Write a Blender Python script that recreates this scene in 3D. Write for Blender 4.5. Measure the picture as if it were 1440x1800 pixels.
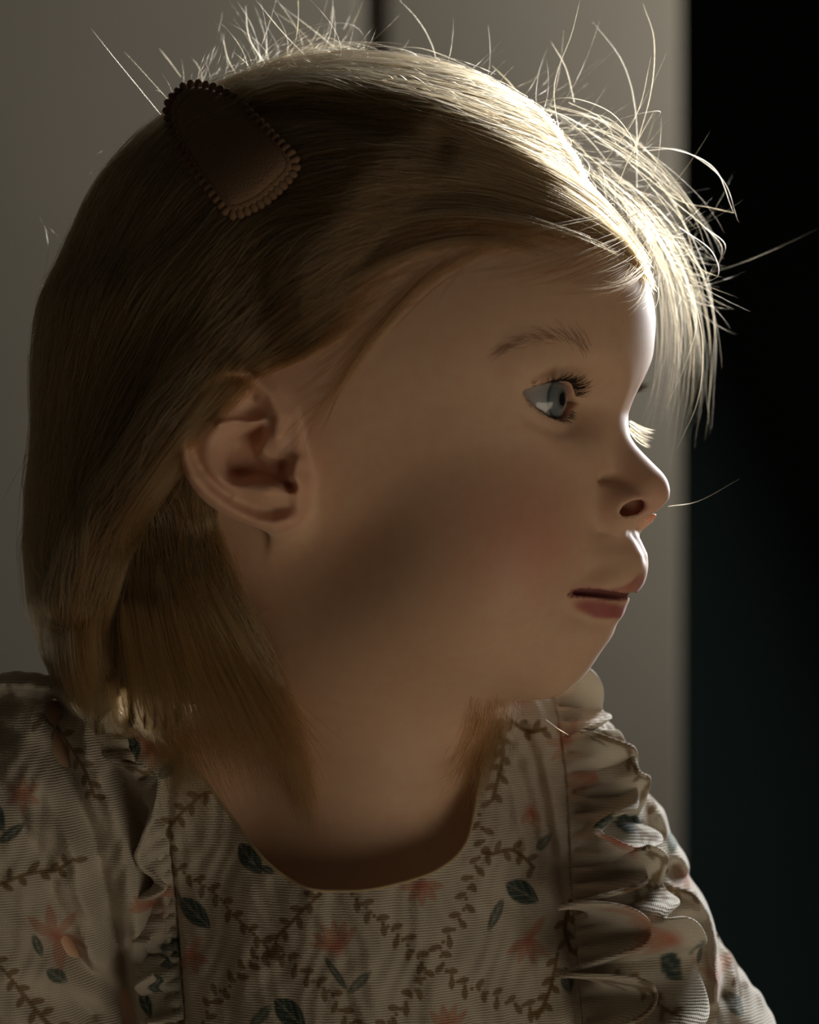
import bpy, bmesh, math, random
import numpy as np
from mathutils import Vector, Matrix

for _o in list(bpy.data.objects):
    bpy.data.objects.remove(_o, do_unlink=True)
scene = bpy.context.scene
COL = scene.collection
rng = np.random.default_rng(7)
random.seed(7)

# ---------------------------------------------------------------- scale
# the subject plane is 1 m from the lens; one photo pixel there is 0.175 mm
S = 0.175                      # mm per photo pixel in the subject plane
HX, HY = 636.0, 900.0          # photo position of the head's centre axis
MM = 0.001
DIST = 1000.0                  # mm, lens to the head's centre axis
CX, CZ = (720.0 - HX) * S, (HY - 900.0) * S     # lens position (mm, relative to the head's centre)

# ---------------------------------------------------------------- camera
cam_d = bpy.data.cameras.new('camera')
cam = bpy.data.objects.new('camera', cam_d)
COL.objects.link(cam)
cam_d.sensor_fit = 'HORIZONTAL'
cam_d.sensor_width = 24.0
cam_d.lens = 24.0 * DIST / (1440.0 * S)
cam_d.clip_start = 0.01
cam.location = (CX * MM, -DIST * MM, CZ * MM)
cam.rotation_euler = (math.radians(90), 0, 0)
cam_d.dof.use_dof = True
cam_d.dof.focus_distance = 0.965
cam_d.dof.aperture_fstop = 7.5
scene.camera = cam

# ---------------------------------------------------------------- light
scene.view_settings.view_transform = 'Standard'
scene.view_settings.look = 'None'
scene.view_settings.exposure = 0.0
scene.view_settings.gamma = 1.0
scene.view_settings.use_curve_mapping = False

world = bpy.data.worlds.new('world')
scene.world = world
world.use_nodes = True
world.node_tree.nodes['Background'].inputs[0].default_value = (0.92, 0.78, 0.60, 1)
world.node_tree.nodes['Background'].inputs[1].default_value = WORLD_STRENGTH = 0.016

def area_light(name, loc, target, w, h, power, color):
    d = bpy.data.lights.new(name, 'AREA')
    d.shape = 'RECTANGLE'; d.size = w; d.size_y = h
    d.energy = power; d.color = color
    o = bpy.data.objects.new(name, d)
    o.location = loc
    o.rotation_euler = (Vector(target) - Vector(loc)).to_track_quat('-Z', 'Y').to_euler()
    COL.objects.link(o)
    return o

# daylight of the window that stands out of frame, to the right of and a little behind the child
area_light('window_daylight', (0.57, 1.0, 0.55), (-0.30, 0.50, 0.12), 0.40, 1.0, 43.0, (0.97, 0.985, 1.0))
# added fill lamp, standing in for weak, wide daylight thrown back by the room
area_light('bounce_fill', (0.85, -0.92, -0.72), (0.05, 0.0, -0.05), 0.9, 0.8, 3.7, (1.0, 0.84, 0.64))
# ---------------------------------------------------------------- implicit modelling kit (millimetres)
YAW = math.radians(20.0)       # the face is turned this far from a pure profile towards the lens
CA, SA = math.cos(YAW), math.sin(YAW)

def head_local(Q):
    """world mm rows (X right, Y away, Z up) -> head frame (forward, lateral towards lens, up)"""
    return [Q[0] * CA - Q[1] * SA, -Q[0] * SA - Q[1] * CA, Q[2]]

def head_world(P):
    P = np.asarray(P, dtype=np.float64)
    return np.stack([P[:, 0] * CA - P[:, 1] * SA, -P[:, 0] * SA - P[:, 1] * CA, P[:, 2]], 1)

def px_to_mm(px, py, depth=0.0):
    """photo pixel at a depth (mm towards the lens) -> world mm"""
    k = (DIST - depth) / DIST
    return np.array([CX + (px - 720.0) * S * k, -depth, CZ + (900.0 - py) * S * k])

def mm_to_px(Q):
    k = DIST / (DIST + Q[:, 1])
    return np.stack([720.0 + (Q[:, 0] - CX) * k / S, 900.0 - (Q[:, 2] - CZ) * k / S], 1)

def smin(a, b, k):
    h = np.clip(0.5 + 0.5 * (b - a) / k, 0, 1)
    return b + (a - b) * h - k * h * (1 - h)

def smax(a, b, k):
    return -smin(-a, -b, k)

def sstep(e0, e1, x):
    t = np.clip((x - e0) / (e1 - e0), 0, 1)
    return t * t * (3 - 2 * t)

def ell(P, c, r, rot=None):
    X, Y, Z = P[0] - c[0], P[1] - c[1], P[2] - c[2]
    if rot is not None:
        X, Z = X * rot[0] + Z * rot[1], Z * rot[0] - X * rot[1]
    X, Y, Z = X / r[0], Y / r[1], Z / r[2]
    k0 = np.sqrt(X * X + Y * Y + Z * Z) + 1e-6
    X, Y, Z = X / r[0], Y / r[1], Z / r[2]
    return k0 * (k0 - 1) / (np.sqrt(X * X + Y * Y + Z * Z) + 1e-6)

def rcone(P, a, b, ra, rb):
    bx, by, bz = b[0] - a[0], b[1] - a[1], b[2] - a[2]
    X, Y, Z = P[0] - a[0], P[1] - a[1], P[2] - a[2]
    t = np.clip((X * bx + Y * by + Z * bz) / (bx * bx + by * by + bz * bz), 0, 1)
    X, Y, Z = X - t * bx, Y - t * by, Z - t * bz
    return np.sqrt(X * X + Y * Y + Z * Z) - (ra + (rb - ra) * t)

def chain(P, pts):
    """round cones through (x, y, z, r) ..."""
    d = None
    for a, b in zip(pts[:-1], pts[1:]):
        e = rcone(P, a[:3], b[:3], a[3], b[3])
        d = e if d is None else np.minimum(d, e)
    return d

def roty(deg):
    """turns forward towards up"""
    t = math.radians(deg)
    return (math.cos(t), math.sin(t))

def seg2(U, V, pts):
    """distance in a plane to a polyline"""
    d = np.full(U.shape, 1e9)
    for (ax, ay), (bx, by) in zip(pts[:-1], pts[1:]):
        dx, dy = bx - ax, by - ay
        t = np.clip(((U - ax) * dx + (V - ay) * dy) / (dx * dx + dy * dy + 1e-9), 0, 1)
        d = np.minimum(d, np.hypot(U - ax - t * dx, V - ay - t * dy))
    return d

def poly2(U, V, pts):
    """signed distance in a plane to a closed polygon, negative inside"""
    d = seg2(U, V, list(pts) + [pts[0]])
    inside = np.zeros(U.shape, bool)
    n = len(pts)
    for i in range(n):
        ax, ay = pts[i]; bx, by = pts[(i + 1) % n]
        c = ((ay > V) != (by > V)) & (U < (bx - ax) * (V - ay) / ((by - ay) if by != ay else 1e-9) + ax)
        inside ^= c
    return np.where(inside, -d, d)

def spline(pts, n=60, closed=False):
    """Catmull-Rom through the points"""
    P = np.asarray(pts, dtype=np.float64)
    if closed:
        E = np.vstack([P[-1], P, P[0], P[1]])
    else:
        E = np.vstack([2 * P[0] - P[1], P, 2 * P[-1] - P[-2]])
    m = len(E) - 3
    t = np.linspace(0, m, n, endpoint=not closed)
    i = np.minimum(t.astype(int), m - 1)
    f = (t - i)[:, None]
    a, b, c, d = E[i], E[i + 1], E[i + 2], E[i + 3]
    return 0.5 * (2 * b + (c - a) * f + (2 * a - 5 * b + 4 * c - d) * f ** 2 + (3 * b - 3 * c + d - a) * f ** 3)

def evalf(f, P, n=16384):
    P = np.ascontiguousarray(np.asarray(P, dtype=np.float32).T)
    m = P.shape[1]
    return np.concatenate([f(P[:, i:i + n]) for i in range(0, m, n)]) if m else np.zeros(0, np.float32)

def gradf(f, P, e=0.15):
    P = np.asarray(P, dtype=np.float32)
    g = np.zeros_like(P)
    for k in range(3):
        d = np.zeros(3, np.float32); d[k] = e
        g[:, k] = (evalf(f, P + d) - evalf(f, P - d)) / (2 * e)
    return g

def isosurface(f, lo, hi, h, proj=2, blk=8, slack=1.6):
    """surface nets of f = 0 in a box, evaluated only near the surface; returns verts (mm), quads"""
    lo = np.array(lo, float); hi = np.array(hi, float)
    nb = np.ceil((hi - lo) / (h * blk)).astype(int)
    n = nb * blk
    B = np.stack(np.meshgrid(*[np.arange(k) for k in nb], indexing='ij'), -1).reshape(-1, 3)
    cen = lo + (B + 0.5) * h * blk
    fc = evalf(f, cen)
    F = np.where(fc < 0, -99.0, 99.0).astype(np.float32).reshape(nb)
    F = np.repeat(np.repeat(np.repeat(F, blk, 0), blk, 1), blk, 2)
    act = B[np.abs(fc) < h * blk * 0.87 * slack + 1]
    loc = np.stack(np.meshgrid(*[np.arange(blk)] * 3, indexing='ij'), -1).reshape(-1, 3)
    for i in range(0, len(act), 600):
        idx = (act[i:i + 600, None, :] * blk + loc[None]).reshape(-1, 3)
        F[idx[:, 0], idx[:, 1], idx[:, 2]] = evalf(f, lo + idx * h)
    ins = F < 0
    c = [(0, 0, 0), (1, 0, 0), (0, 1, 0), (1, 1, 0), (0, 0, 1), (1, 0, 1), (0, 1, 1), (1, 1, 1)]
    cnt = np.zeros(tuple(np.array(F.shape) - 1), np.uint8)
    sl = lambda o, A=F: A[o[0]:A.shape[0] - 1 + o[0], o[1]:A.shape[1] - 1 + o[1], o[2]:A.shape[2] - 1 + o[2]]
    for o in c:
        cnt += sl(o, ins)
    cells = np.argwhere((cnt > 0) & (cnt < 8))
    vid = np.full(cnt.shape, -1, np.int32)
    vid[cells[:, 0], cells[:, 1], cells[:, 2]] = np.arange(len(cells))
    val = [F[cells[:, 0] + o[0], cells[:, 1] + o[1], cells[:, 2] + o[2]] for o in c]
    acc = np.zeros((len(cells), 3)); num = np.zeros(len(cells))
    for a in range(8):
        for b in range(a + 1, 8):
            if bin(a ^ b).count('1') != 1:
                continue
            m = (val[a] < 0) != (val[b] < 0)
            t = np.where(m, val[a] / np.where(m, val[a] - val[b], 1), 0)
            pa, pb = np.array(c[a]), np.array(c[b])
            acc += np.where(m[:, None], pa + t[:, None] * (pb - pa), 0)
            num += m
    V = lo + (cells + acc / num[:, None]) * h
    quads = []
    for ax in range(3):
        o1, o2 = [(1, 2), (2, 0), (0, 1)][ax]
        sh = [slice(None)] * 3; sh2 = [slice(None)] * 3
        sh[ax] = slice(0, -1); sh2[ax] = slice(1, None)
        s0, s1 = ins[tuple(sh)], ins[tuple(sh2)]
        E = np.argwhere(s0 != s1)
        flip = s0[E[:, 0], E[:, 1], E[:, 2]]
        ok = (E[:, o1] > 0) & (E[:, o2] > 0) & (E[:, o1] < cnt.shape[o1]) & (E[:, o2] < cnt.shape[o2])
        E = E[ok]; flip = flip[ok]
        d1 = np.zeros(3, int); d1[o1] = 1
        d2 = np.zeros(3, int); d2[o2] = 1
        q = [vid[tuple((E - x).T)] for x in (d1 * 0, d1, d1 + d2, d2)]
        q = np.stack(q, 1)
        q[~flip] = q[~flip][:, ::-1]
        quads.append(q)
    Q = np.vstack(quads)
    Q = Q[(Q >= 0).all(1)]
    for _ in range(proj):
        g = gradf(f, V); v = evalf(f, V)
        step = (v / np.maximum((g ** 2).sum(1), 0.2))[:, None] * g
        ln = np.linalg.norm(step, axis=1, keepdims=True)
        V = V - step * np.minimum(1, 0.6 * h / np.maximum(ln, 1e-6))
    return V, Q

def mesh_object(name, V, F, mat=None, parent=None, smooth=True, scale=MM):
    me = bpy.data.meshes.new(name)
    V = np.asarray(V, dtype=np.float64) * scale
    if isinstance(F, np.ndarray):
        k = F.shape[1]
        me.vertices.add(len(V)); me.vertices.foreach_set('co', V.astype(np.float32).ravel())
        me.loops.add(F.size); me.loops.foreach_set('vertex_index', F.astype(np.int32).ravel())
        me.polygons.add(len(F)); me.polygons.foreach_set('loop_start', np.arange(0, F.size, k, dtype=np.int32))
        me.update(calc_edges=True)
    else:
        me.from_pydata([tuple(v) for v in V], [], F)
    me.validate()
    if smooth:
        me.polygons.foreach_set('use_smooth', [True] * len(me.polygons))
    o = bpy.data.objects.new(name, me)
    COL.objects.link(o)
    if mat: me.materials.append(mat)
    if parent: o.parent = parent
    return o

def vcolor(o, name, rgb):
    a = o.data.attributes.new(name, 'FLOAT_COLOR', 'POINT')
    rgb = np.asarray(rgb, np.float32)
    a.data.foreach_set('color', np.concatenate([rgb, np.ones((len(rgb), 1), np.float32)], 1).ravel())

def vfloat(o, name, x):
    a = o.data.attributes.new(name, 'FLOAT', 'POINT')
    a.data.foreach_set('value', np.asarray(x, np.float32))

def tube(path, rad, seg=8, closed=False, cap=True):
    """mesh of a tube along a path (mm)"""
    P = np.asarray(path, float); n = len(P)
    rad = np.full(n, rad) if np.isscalar(rad) else np.asarray(rad, float)
    T = np.roll(P, -1, 0) - np.roll(P, 1, 0) if closed else np.gradient(P, axis=0)
    T /= np.linalg.norm(T, axis=1, keepdims=True) + 1e-9
    up = np.array([0.0, -1, 0.15])
    V = []
    N = np.cross(T, up); N /= np.linalg.norm(N, axis=1, keepdims=True) + 1e-9
    B = np.cross(N, T)
    th = np.arange(seg) * 2 * math.pi / seg
    for c_, s_ in zip(np.cos(th), np.sin(th)):
        V.append(P + rad[:, None] * (N * c_ + B * s_))
    V = np.stack(V, 1).reshape(-1, 3)
    F = []
    m = n if closed else n - 1
    for i in range(m):
        j = (i + 1) % n
        for k in range(seg):
            l = (k + 1) % seg
            F.append((i * seg + k, i * seg + l, j * seg + l, j * seg + k))
    if cap and not closed:
        F.append(tuple(range(seg))[::-1]); F.append(tuple((n - 1) * seg + k for k in range(seg)))
    return V, F

def strand_object(name, strands, radii, mat, parent):
    """strands: list of (n, 3) arrays in mm; radii: root radius (mm) of each, tapering to the tip"""
    hc = bpy.data.hair_curves.new(name)
    hc.add_curves([len(s) for s in strands])
    pos = np.concatenate(strands).astype(np.float32) * MM
    hc.attributes['position'].data.foreach_set('vector', pos.ravel())
    ra = hc.attributes.get('radius') or hc.attributes.new('radius', 'FLOAT', 'POINT')
    rr = np.concatenate([r * np.clip(1.12 - np.linspace(0, 1, len(s)) ** 3, 0.12, 1) for s, r in zip(strands, radii)]) * MM
    ra.data.foreach_set('value', rr.astype(np.float32))
    hc.materials.append(mat)
    o = bpy.data.objects.new(name, hc); COL.objects.link(o)
    o.parent = parent
    return o

def cast(f, px, py, tmax=1200):
    """first hit of the view ray through a photo pixel with f = 0, mm; nan where it misses"""
    px = np.atleast_1d(np.asarray(px, float)); py = np.atleast_1d(np.asarray(py, float))
    o = np.array([CX, -DIST, CZ])
    d = np.stack([(px - 720) * S, np.full(len(px), DIST), (900 - py) * S], 1)
    d /= np.linalg.norm(d, axis=1, keepdims=True)
    t = np.full(len(px), 850.0)
    ok = np.zeros(len(px), bool)
    for _ in range(90):
        v = evalf(f, o + d * t[:, None])
        ok |= v < 0.15
        t = np.where(ok, t, t + np.clip(v * 0.7, 0.05, 20))
    P = o + d * t[:, None]
    P[~ok | (t > tmax)] = np.nan
    return P

# ---------------------------------------------------------------- the child's head, neck and chest as one implicit body
EYE = np.array([62.5, 27.0, 33.6]); R_EYE = 11.4
EAR_N0 = 61.0

def ear_pt(c, r):                       # ear tracing (quarter photo pixels) -> mm in the ear's own plane
    p = px_to_mm(280 + c / 4.0, 580 + r / 4.0, EAR_N0 + 4)
    return (p[0], p[2])

def ear_line(pts, n=18, closed=False):
    return [tuple(p) for p in spline([ear_pt(*p) for p in pts], n, closed)]

EAR_OUT = ear_line([(960, 560), (880, 430), (770, 330), (650, 262), (540, 238), (420, 262), (300, 340), (210, 460), (160, 600),
                    (140, 750), (148, 880), (180, 1000), (240, 1120), (330, 1218), (450, 1300), (580, 1355), (700, 1400), (800, 1420),
                    (900, 1402), (985, 1345), (1040, 1260), (1065, 1160), (1075, 1020), (1060, 900), (1030, 760), (1000, 640)], 44, True)
EAR_RIM = ear_line([(830, 740), (850, 620), (800, 480), (710, 385), (620, 322), (530, 300), (420, 330), (320, 410), (245, 520), (200, 650),
                    (185, 780), (195, 890), (230, 1000), (290, 1090), (380, 1180), (490, 1250), (610, 1310), (720, 1350), (810, 1362), (900, 1335)])
EAR_GROOVE = ear_line([(660, 465), (560, 410), (440, 400), (345, 480), (270, 600), (232, 740), (240, 860), (300, 975), (390, 1085), (490, 1165)])
EAR_ANTI = ear_line([(760, 1140), (640, 1120), (520, 1115), (430, 1055), (370, 960), (345, 860), (365, 760), (430, 670)])
EAR_ANTI_UP = ear_line([(430, 670), (450, 560), (480, 480), (540, 430)])
EAR_ANTI_LOW = ear_line([(430, 670), (530, 645), (640, 650), (735, 632)])
EAR_CONCHA = ear_line([(590, 690), (670, 665), (735, 660), (757, 730), (735, 800), (715, 850), (770, 905), (870, 905), (905, 960), (905, 1020),
                       (955, 1075), (960, 1130), (900, 1150), (830, 1100), (690, 1072), (540, 1085), (450, 1040), (420, 940), (435, 830), (500, 740)], 34, True)
EAR_CANAL = ear_line([(840, 960), (700, 960), (560, 1010)])
EAR_TRAGUS = ear_line([(985, 930), (960, 1000), (1000, 1090)])
EAR_LOBE_DIP = ear_line([(560, 1200), (680, 1265), (800, 1270), (900, 1235)])

def ear_sdf(Q):
    U, V, N = Q[0], Q[2], -Q[1]
    out = poly2(U, V, EAR_OUT)
    f0 = smax(out, np.abs(N - EAR_N0 - 2) - 10, 2)
    lean = (U + 17.0) * -0.10 - 0.36 * np.maximum(10.0 - V, 0)                     # the rim stands a little further out at the back
    h = np.full(U.shape, 2.6, np.float32)
    g2 = lambda d, w: np.exp(-(d / w) ** 2)
    h += 3.6 * g2(seg2(U, V, EAR_RIM), 2.3)
    h -= 1.8 * g2(seg2(U, V, EAR_GROOVE), 1.3)
    h += 2.2 * g2(seg2(U, V, EAR_ANTI), 2.6) + 1.5 * g2(seg2(U, V, EAR_ANTI_UP), 2.8)
    h += 1.8 * g2(seg2(U, V, EAR_ANTI_LOW), 1.0)
    tri = ear_pt(650, 560); h -= 3.0 * np.exp(-(((U - tri[0]) / 3.2) ** 2 + ((V - tri[1]) / 2.4) ** 2))
    con = poly2(U, V, EAR_CONCHA)
    h -= 11.0 * sstep(0.5, -3.2, con)
    h -= 4.0 * g2(seg2(U, V, EAR_CANAL), 2.6)
    h += 3.4 * g2(seg2(U, V, EAR_TRAGUS), 2.2) * sstep(-0.6, 0.8, con)
    at = ear_pt(740, 1145); h += 1.5 * np.exp(-(((U - at[0]) / 4.0) ** 2 + ((V - at[1]) / 2.0) ** 2)) * sstep(-0.8, 0.6, con)
    h -= 1.7 * g2(seg2(U, V, EAR_LOBE_DIP), 2.2)
    h -= 6.0 * sstep(-18.0, -13.0, U)                # melts into the cheek
    n = N - EAR_N0 - lean
    thick = 4.2 + 20.0 * np.maximum(sstep(4.5, 0.5, con), sstep(-38, -14, U))
    f = smax(out, n - h, 2.2)
    f = smax(f, -(n - np.minimum(h, 2.8)) - thick, 2.0)
    return f.astype(np.float32)

def lids(P, f):
    """eyelids over the eyeball with an almond opening"""
    X, Y, Z = P[0] - EYE[0], P[1] - EYE[1], P[2] - EYE[2]
    r = np.sqrt(X * X + Y * Y + Z * Z)
    t = math.radians(17.0)
    ea = X * math.cos(t) + Y * math.sin(t)
    eh = -X * math.sin(t) + Y * math.cos(t)
    ti = math.radians(5.0)
    h = eh * math.cos(ti) + Z * math.sin(ti)
    v = -eh * math.sin(ti) + Z * math.cos(ti) + 0.1
    c = 14.8
    h = h - 0.8
    su, sl = 4.3, 6.5
    Ru = (c * c + su * su) / (2 * su); Rl = (c * c + sl * sl) / (2 * sl)
    du = np.hypot(h, v - (su - Ru)) - Ru
    dl = np.hypot(h, v + (sl - Rl)) - Rl
    op = np.maximum(du, dl)
    up = sstep(-1, 1, v); dn = 1 - up
    f = smin(f, r - 13.2 - 0.5 * up * np.exp(-((du - 1.0) / 1.4) ** 2), 3.0)
    fr = sstep(2, 5, ea) * sstep(15.5, 10, np.abs(h))
    f = f + 0.9 * fr * up * np.exp(-((du - 3.2) / 0.9) ** 2)
    f = f + 0.35 * fr * dn * np.exp(-((dl - 4.0) / 1.5) ** 2)
    carve = np.maximum(np.maximum(op, R_EYE - 0.6 - r), -ea)
    return smax(f, -carve, 0.7), op

UP_LIP = [(86.2, 0, -19.6, 4.6), (85.4, 4.5, -20.0, 4.2), (82.6, 9.0, -21.0, 3.2), (78.2, 13.4, -22.0, 2.3), (73.0, 17.4, -23.0, 1.4), (70.4, 20.0, -23.0, 1.0)]
LO_LIP = [(80.2, 0, -27.4, 4.2), (79.6, 4.5, -27.3, 4.0), (77.8, 9.0, -26.8, 3.3), (75.4, 13.2, -25.7, 2.3), (72.4, 17.0, -24.4, 1.4), (70.0, 19.6, -24.2, 1.0)]
SLIT = [(88.5, 0, -24.8, 0.8), (86.4, 4.5, -24.5, 1.2), (83.6, 9.0, -23.9, 1.5), (79.4, 13.6, -23.5, 1.35), (75.2, 17.4, -23.4, 1.1), (72.0, 20.6, -23.6, 0.9)]

# forward shift of the middle of the face, by height: brings the profile line to the child's own
PROFILE_Z = [-200.0, -60.0, -52.6, -48.7, -45.3, -40.2, -35.1, -31.7, -28.3, -25.0, -19.9, -15.3, -12.7, -8.5, -5.1, -1.7, 1.2, 3.9, 7.3, 11.9, 16.5, 20.4, 25.5, 29.4, 35.6, 42.4, 49.7, 58.6, 64.5, 71.3, 79.8, 88.3, 105.0, 200.0]
PROFILE_D = [0.0, -1.02, -1.7, -0.9, -0.69, -1.13, -0.47, -0.62, -1.74, -2.35, -1.38, 0.01, 0.36, -0.85, -2.8, -2.23, -0.05, 0.43, -0.25, -1.09, -1.67, -1.97, -2.3, -2.48, -1.79, -1.0, -0.13, 0.86, 1.17, 0.7, 0.27, 0.22, 0.11, 0.0]

def face_detail(P, f):
    # brow and orbit
    f = smin(f, chain(P, [(78, 4, 42, 5), (76.5, 20, 47, 5.5), (63.5, 40, 44, 6)]), 8)
    f = smax(f, -ell(P, (86.5, 27, 31), (14.5, 15, 9.5)), 9)
    # nose
    nose = chain(P, [(75.5, 0, 38, 7.5), (76, 0, 28, 6.6), (81.0, 0, 18.5, 7.0), (90.3, 0, 7.4, 7.6)])
    nose = smin(nose, ell(P, (84.4, 9.0, 1.2), (8.2, 5.8, 6.6), roty(-14)), 3.5)
    nose = smin(nose, ell(P, (86.2, 0, 0.4), (7.0, 4.4, 4.8)), 4)
    f = smin(f, nose, 6.0)
    f = f + 1.5 * np.exp(-(((np.hypot((P[0] - 83.6) / 1.25, P[2] - 1.6) - 8.4) / 1.4) ** 2)) * sstep(6, 10, P[1]) * sstep(16, 13, P[1]) * sstep(87.6, 81.6, P[0]) * sstep(-8, -3, P[2])
    f = smax(f, -ell(P, (89.4, 9.9, 1.0), (4.6, 4.7, 2.3), roty(20)), 1.2)
    f = smax(f, -ell(P, (87.6, 6.0, 2.0), (3.4, 2.6, 5.0)), 1.2)
    # lips
    f = f + 0.9 * np.exp(-(P[1] / 2.4) ** 2) * sstep(-19, -14, P[2]) * sstep(-5, -8, P[2]) * sstep(82, 86, P[0])
    f = smin(f, chain(P, UP_LIP), 4.5)
    f = smin(f, ell(P, (66.5, 0, -35), (13.5, 15, 9)), 6)
    f = smin(f, chain(P, LO_LIP), 4.5)
    f = smax(f, -chain(P, SLIT), 1.3)
    f, _ = lids(P, f)
    return f

def in_ear(Q):
    return (Q[0] > -66) & (Q[0] < -6) & (Q[2] > -18) & (Q[2] < 54) & (Q[1] < -28)

def head_sdf(Q):
    L = head_local(Q)
    P = [L[0] - np.interp(L[2], PROFILE_Z, PROFILE_D).astype(np.float32) * sstep(28, 72, L[0]) * np.exp(-(L[1] / (13 + 17 * sstep(18, 42, L[2]))) ** 2), np.abs(L[1]), L[2]]
    f = ell(P, (-2, 0, 53), (90, 69, 77))
    f = smin(f, ell(P, (35, 0, 53), (54, 56, 47)), 10)
    f = smin(f, ell(P, (36, 0, 10), (46, 51, 52)), 12)
    f = smin(f, ell(P, (45, 26, -10), (29, 26.5, 33)), 10)
    f = smin(f, ell(P, (30, 0, -24), (40, 49, 34)), 12)
    f = smin(f, ell(P, (59, 0, -40), (15.5, 17, 16)), 12)
    f = smin(f, ell(P, (71.5, 0, -15), (19, 16, 18)), 9)
    m = (P[0] > 48) & (P[2] > -48) & (P[2] < 64)
    if m.any():
        f[m] = face_detail([p[m] for p in P], f[m])
    m = in_ear(Q)
    if m.any():
        f[m] = smin(f[m], ear_sdf([q[m] for q in Q]), 3.0 + 3.0 * sstep(4, -6, Q[2][m]))
    # the other ear, mirrored through the head's own middle plane
    Y = -L[1]
    M = [L[0] * CA - Y * SA, -L[0] * SA - Y * CA, L[2]]
    m = in_ear(M)
    if m.any():
        f[m] = smin(f[m], ear_sdf([q[m] for q in M]), 2.0)
    return f

# torso, in world axes
def torso_sdf(Q):
    f = ell(Q, (-4, 22, -215), (106, 58, 130))
    f = smin(f, rcone(Q, (-50, 16, -92), (-130, 2, -100), 36, 46), 24)
    f = smin(f, rcone(Q, (-122, -6, -104), (-134, -24, -240), 46, 42), 20)
    f = smin(f, rcone(Q, (42, 40, -82), (96, 32, -182), 37, 38), 24)
    f = smin(f, rcone(Q, (96, 32, -182), (124, 28, -240), 38, 38), 6)
    return f

def neck_base_sdf(Q):
    return rcone(Q, (-2, 19, -84), (-4, 22, -135), 35, 44)

def neck_sdf(Q):
    return smin(rcone(Q, (-4, 6, -10), (-1, 18, -100), 40, 37), neck_base_sdf(Q), 16)

def body_sdf(Q):
    f = head_sdf(Q)
    f = smin(f, neck_sdf(Q), 26)
    f = smin(f, torso_sdf(Q) + 4.0, 14)
    return f.astype(np.float32)
# ---------------------------------------------------------------- materials
def mat_new(name):
    m = bpy.data.materials.new(name); m.use_nodes = True
    nt = m.node_tree
    return m, nt, nt.nodes['Principled BSDF']

def node(nt, kind, **kw):
    n = nt.nodes.new(kind)
    for k, v in kw.items():
        if k in n.inputs: n.inputs[k].default_value = v
        else: setattr(n, k, v)
    return n

def noise_paint(name, col_a, col_b, scale, rough, bump=0.0, bump_scale=200.0):
    m, nt, p = mat_new(name)
    tc = node(nt, 'ShaderNodeTexCoord')
    n = node(nt, 'ShaderNodeTexNoise'); n.inputs['Scale'].default_value = scale; n.inputs['Detail'].default_value = 4
    nt.links.new(tc.outputs['Object'], n.inputs['Vector'])
    r = node(nt, 'ShaderNodeValToRGB')
    r.color_ramp.elements[0].position = 0.3; r.color_ramp.elements[1].position = 0.7
    r.color_ramp.elements[0].color = (*col_a, 1); r.color_ramp.elements[1].color = (*col_b, 1)
    nt.links.new(n.outputs['Fac'], r.inputs[0]); nt.links.new(r.outputs[0], p.inputs['Base Color'])
    p.inputs['Roughness'].default_value = rough
    if bump:
        b = node(nt, 'ShaderNodeBump'); b.inputs['Strength'].default_value = bump; b.inputs['Distance'].default_value = 0.001
        n2 = node(nt, 'ShaderNodeTexNoise'); n2.inputs['Scale'].default_value = bump_scale
        nt.links.new(tc.outputs['Object'], n2.inputs['Vector'])
        nt.links.new(n2.outputs['Fac'], b.inputs['Height']); nt.links.new(b.outputs[0], p.inputs['Normal'])
    return m

M_WALL = noise_paint('wall_paint', (0.060, 0.0515, 0.038), (0.066, 0.0565, 0.042), 6, 0.75, 0.15)
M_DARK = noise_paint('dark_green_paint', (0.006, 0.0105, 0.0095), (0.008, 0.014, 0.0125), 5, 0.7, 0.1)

# ---------------------------------------------------------------- the room (metres)
def box(name, lo, hi, mat, bevel=0.0, kind='structure', parent=None):
    bm = bmesh.new()
    bmesh.ops.create_cube(bm, size=1.0)
    for v in bm.verts:
        v.co = Vector([lo[i] + (v.co[i] + 0.5) * (hi[i] - lo[i]) for i in range(3)])
    if bevel:
        bmesh.ops.bevel(bm, geom=bm.edges[:], offset=bevel, segments=3, affect='EDGES', profile=0.6)
    me = bpy.data.meshes.new(name); bm.to_mesh(me); bm.free()
    o = bpy.data.objects.new(name, me); COL.objects.link(o)
    me.materials.append(mat)
    if bevel:
        me.polygons.foreach_set('use_smooth', [True] * len(me.polygons))
    if kind and parent is None: o['kind'] = kind
    if parent: o.parent = parent
    return o

def px_x(px, y):                       # photo column at a depth (m) -> metres
    return (CX * MM) + (px - 720.0) * S * MM * (1.0 + y)

WY = 1.30                              # the pale wall stands this far behind the child
w = box('wall_back', (-1.9, WY, -1.0), (px_x(1185, WY), WY + 0.10, 1.5), M_WALL)
w['label'] = 'pale greige wall behind the child, ending in a soft edge'
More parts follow.
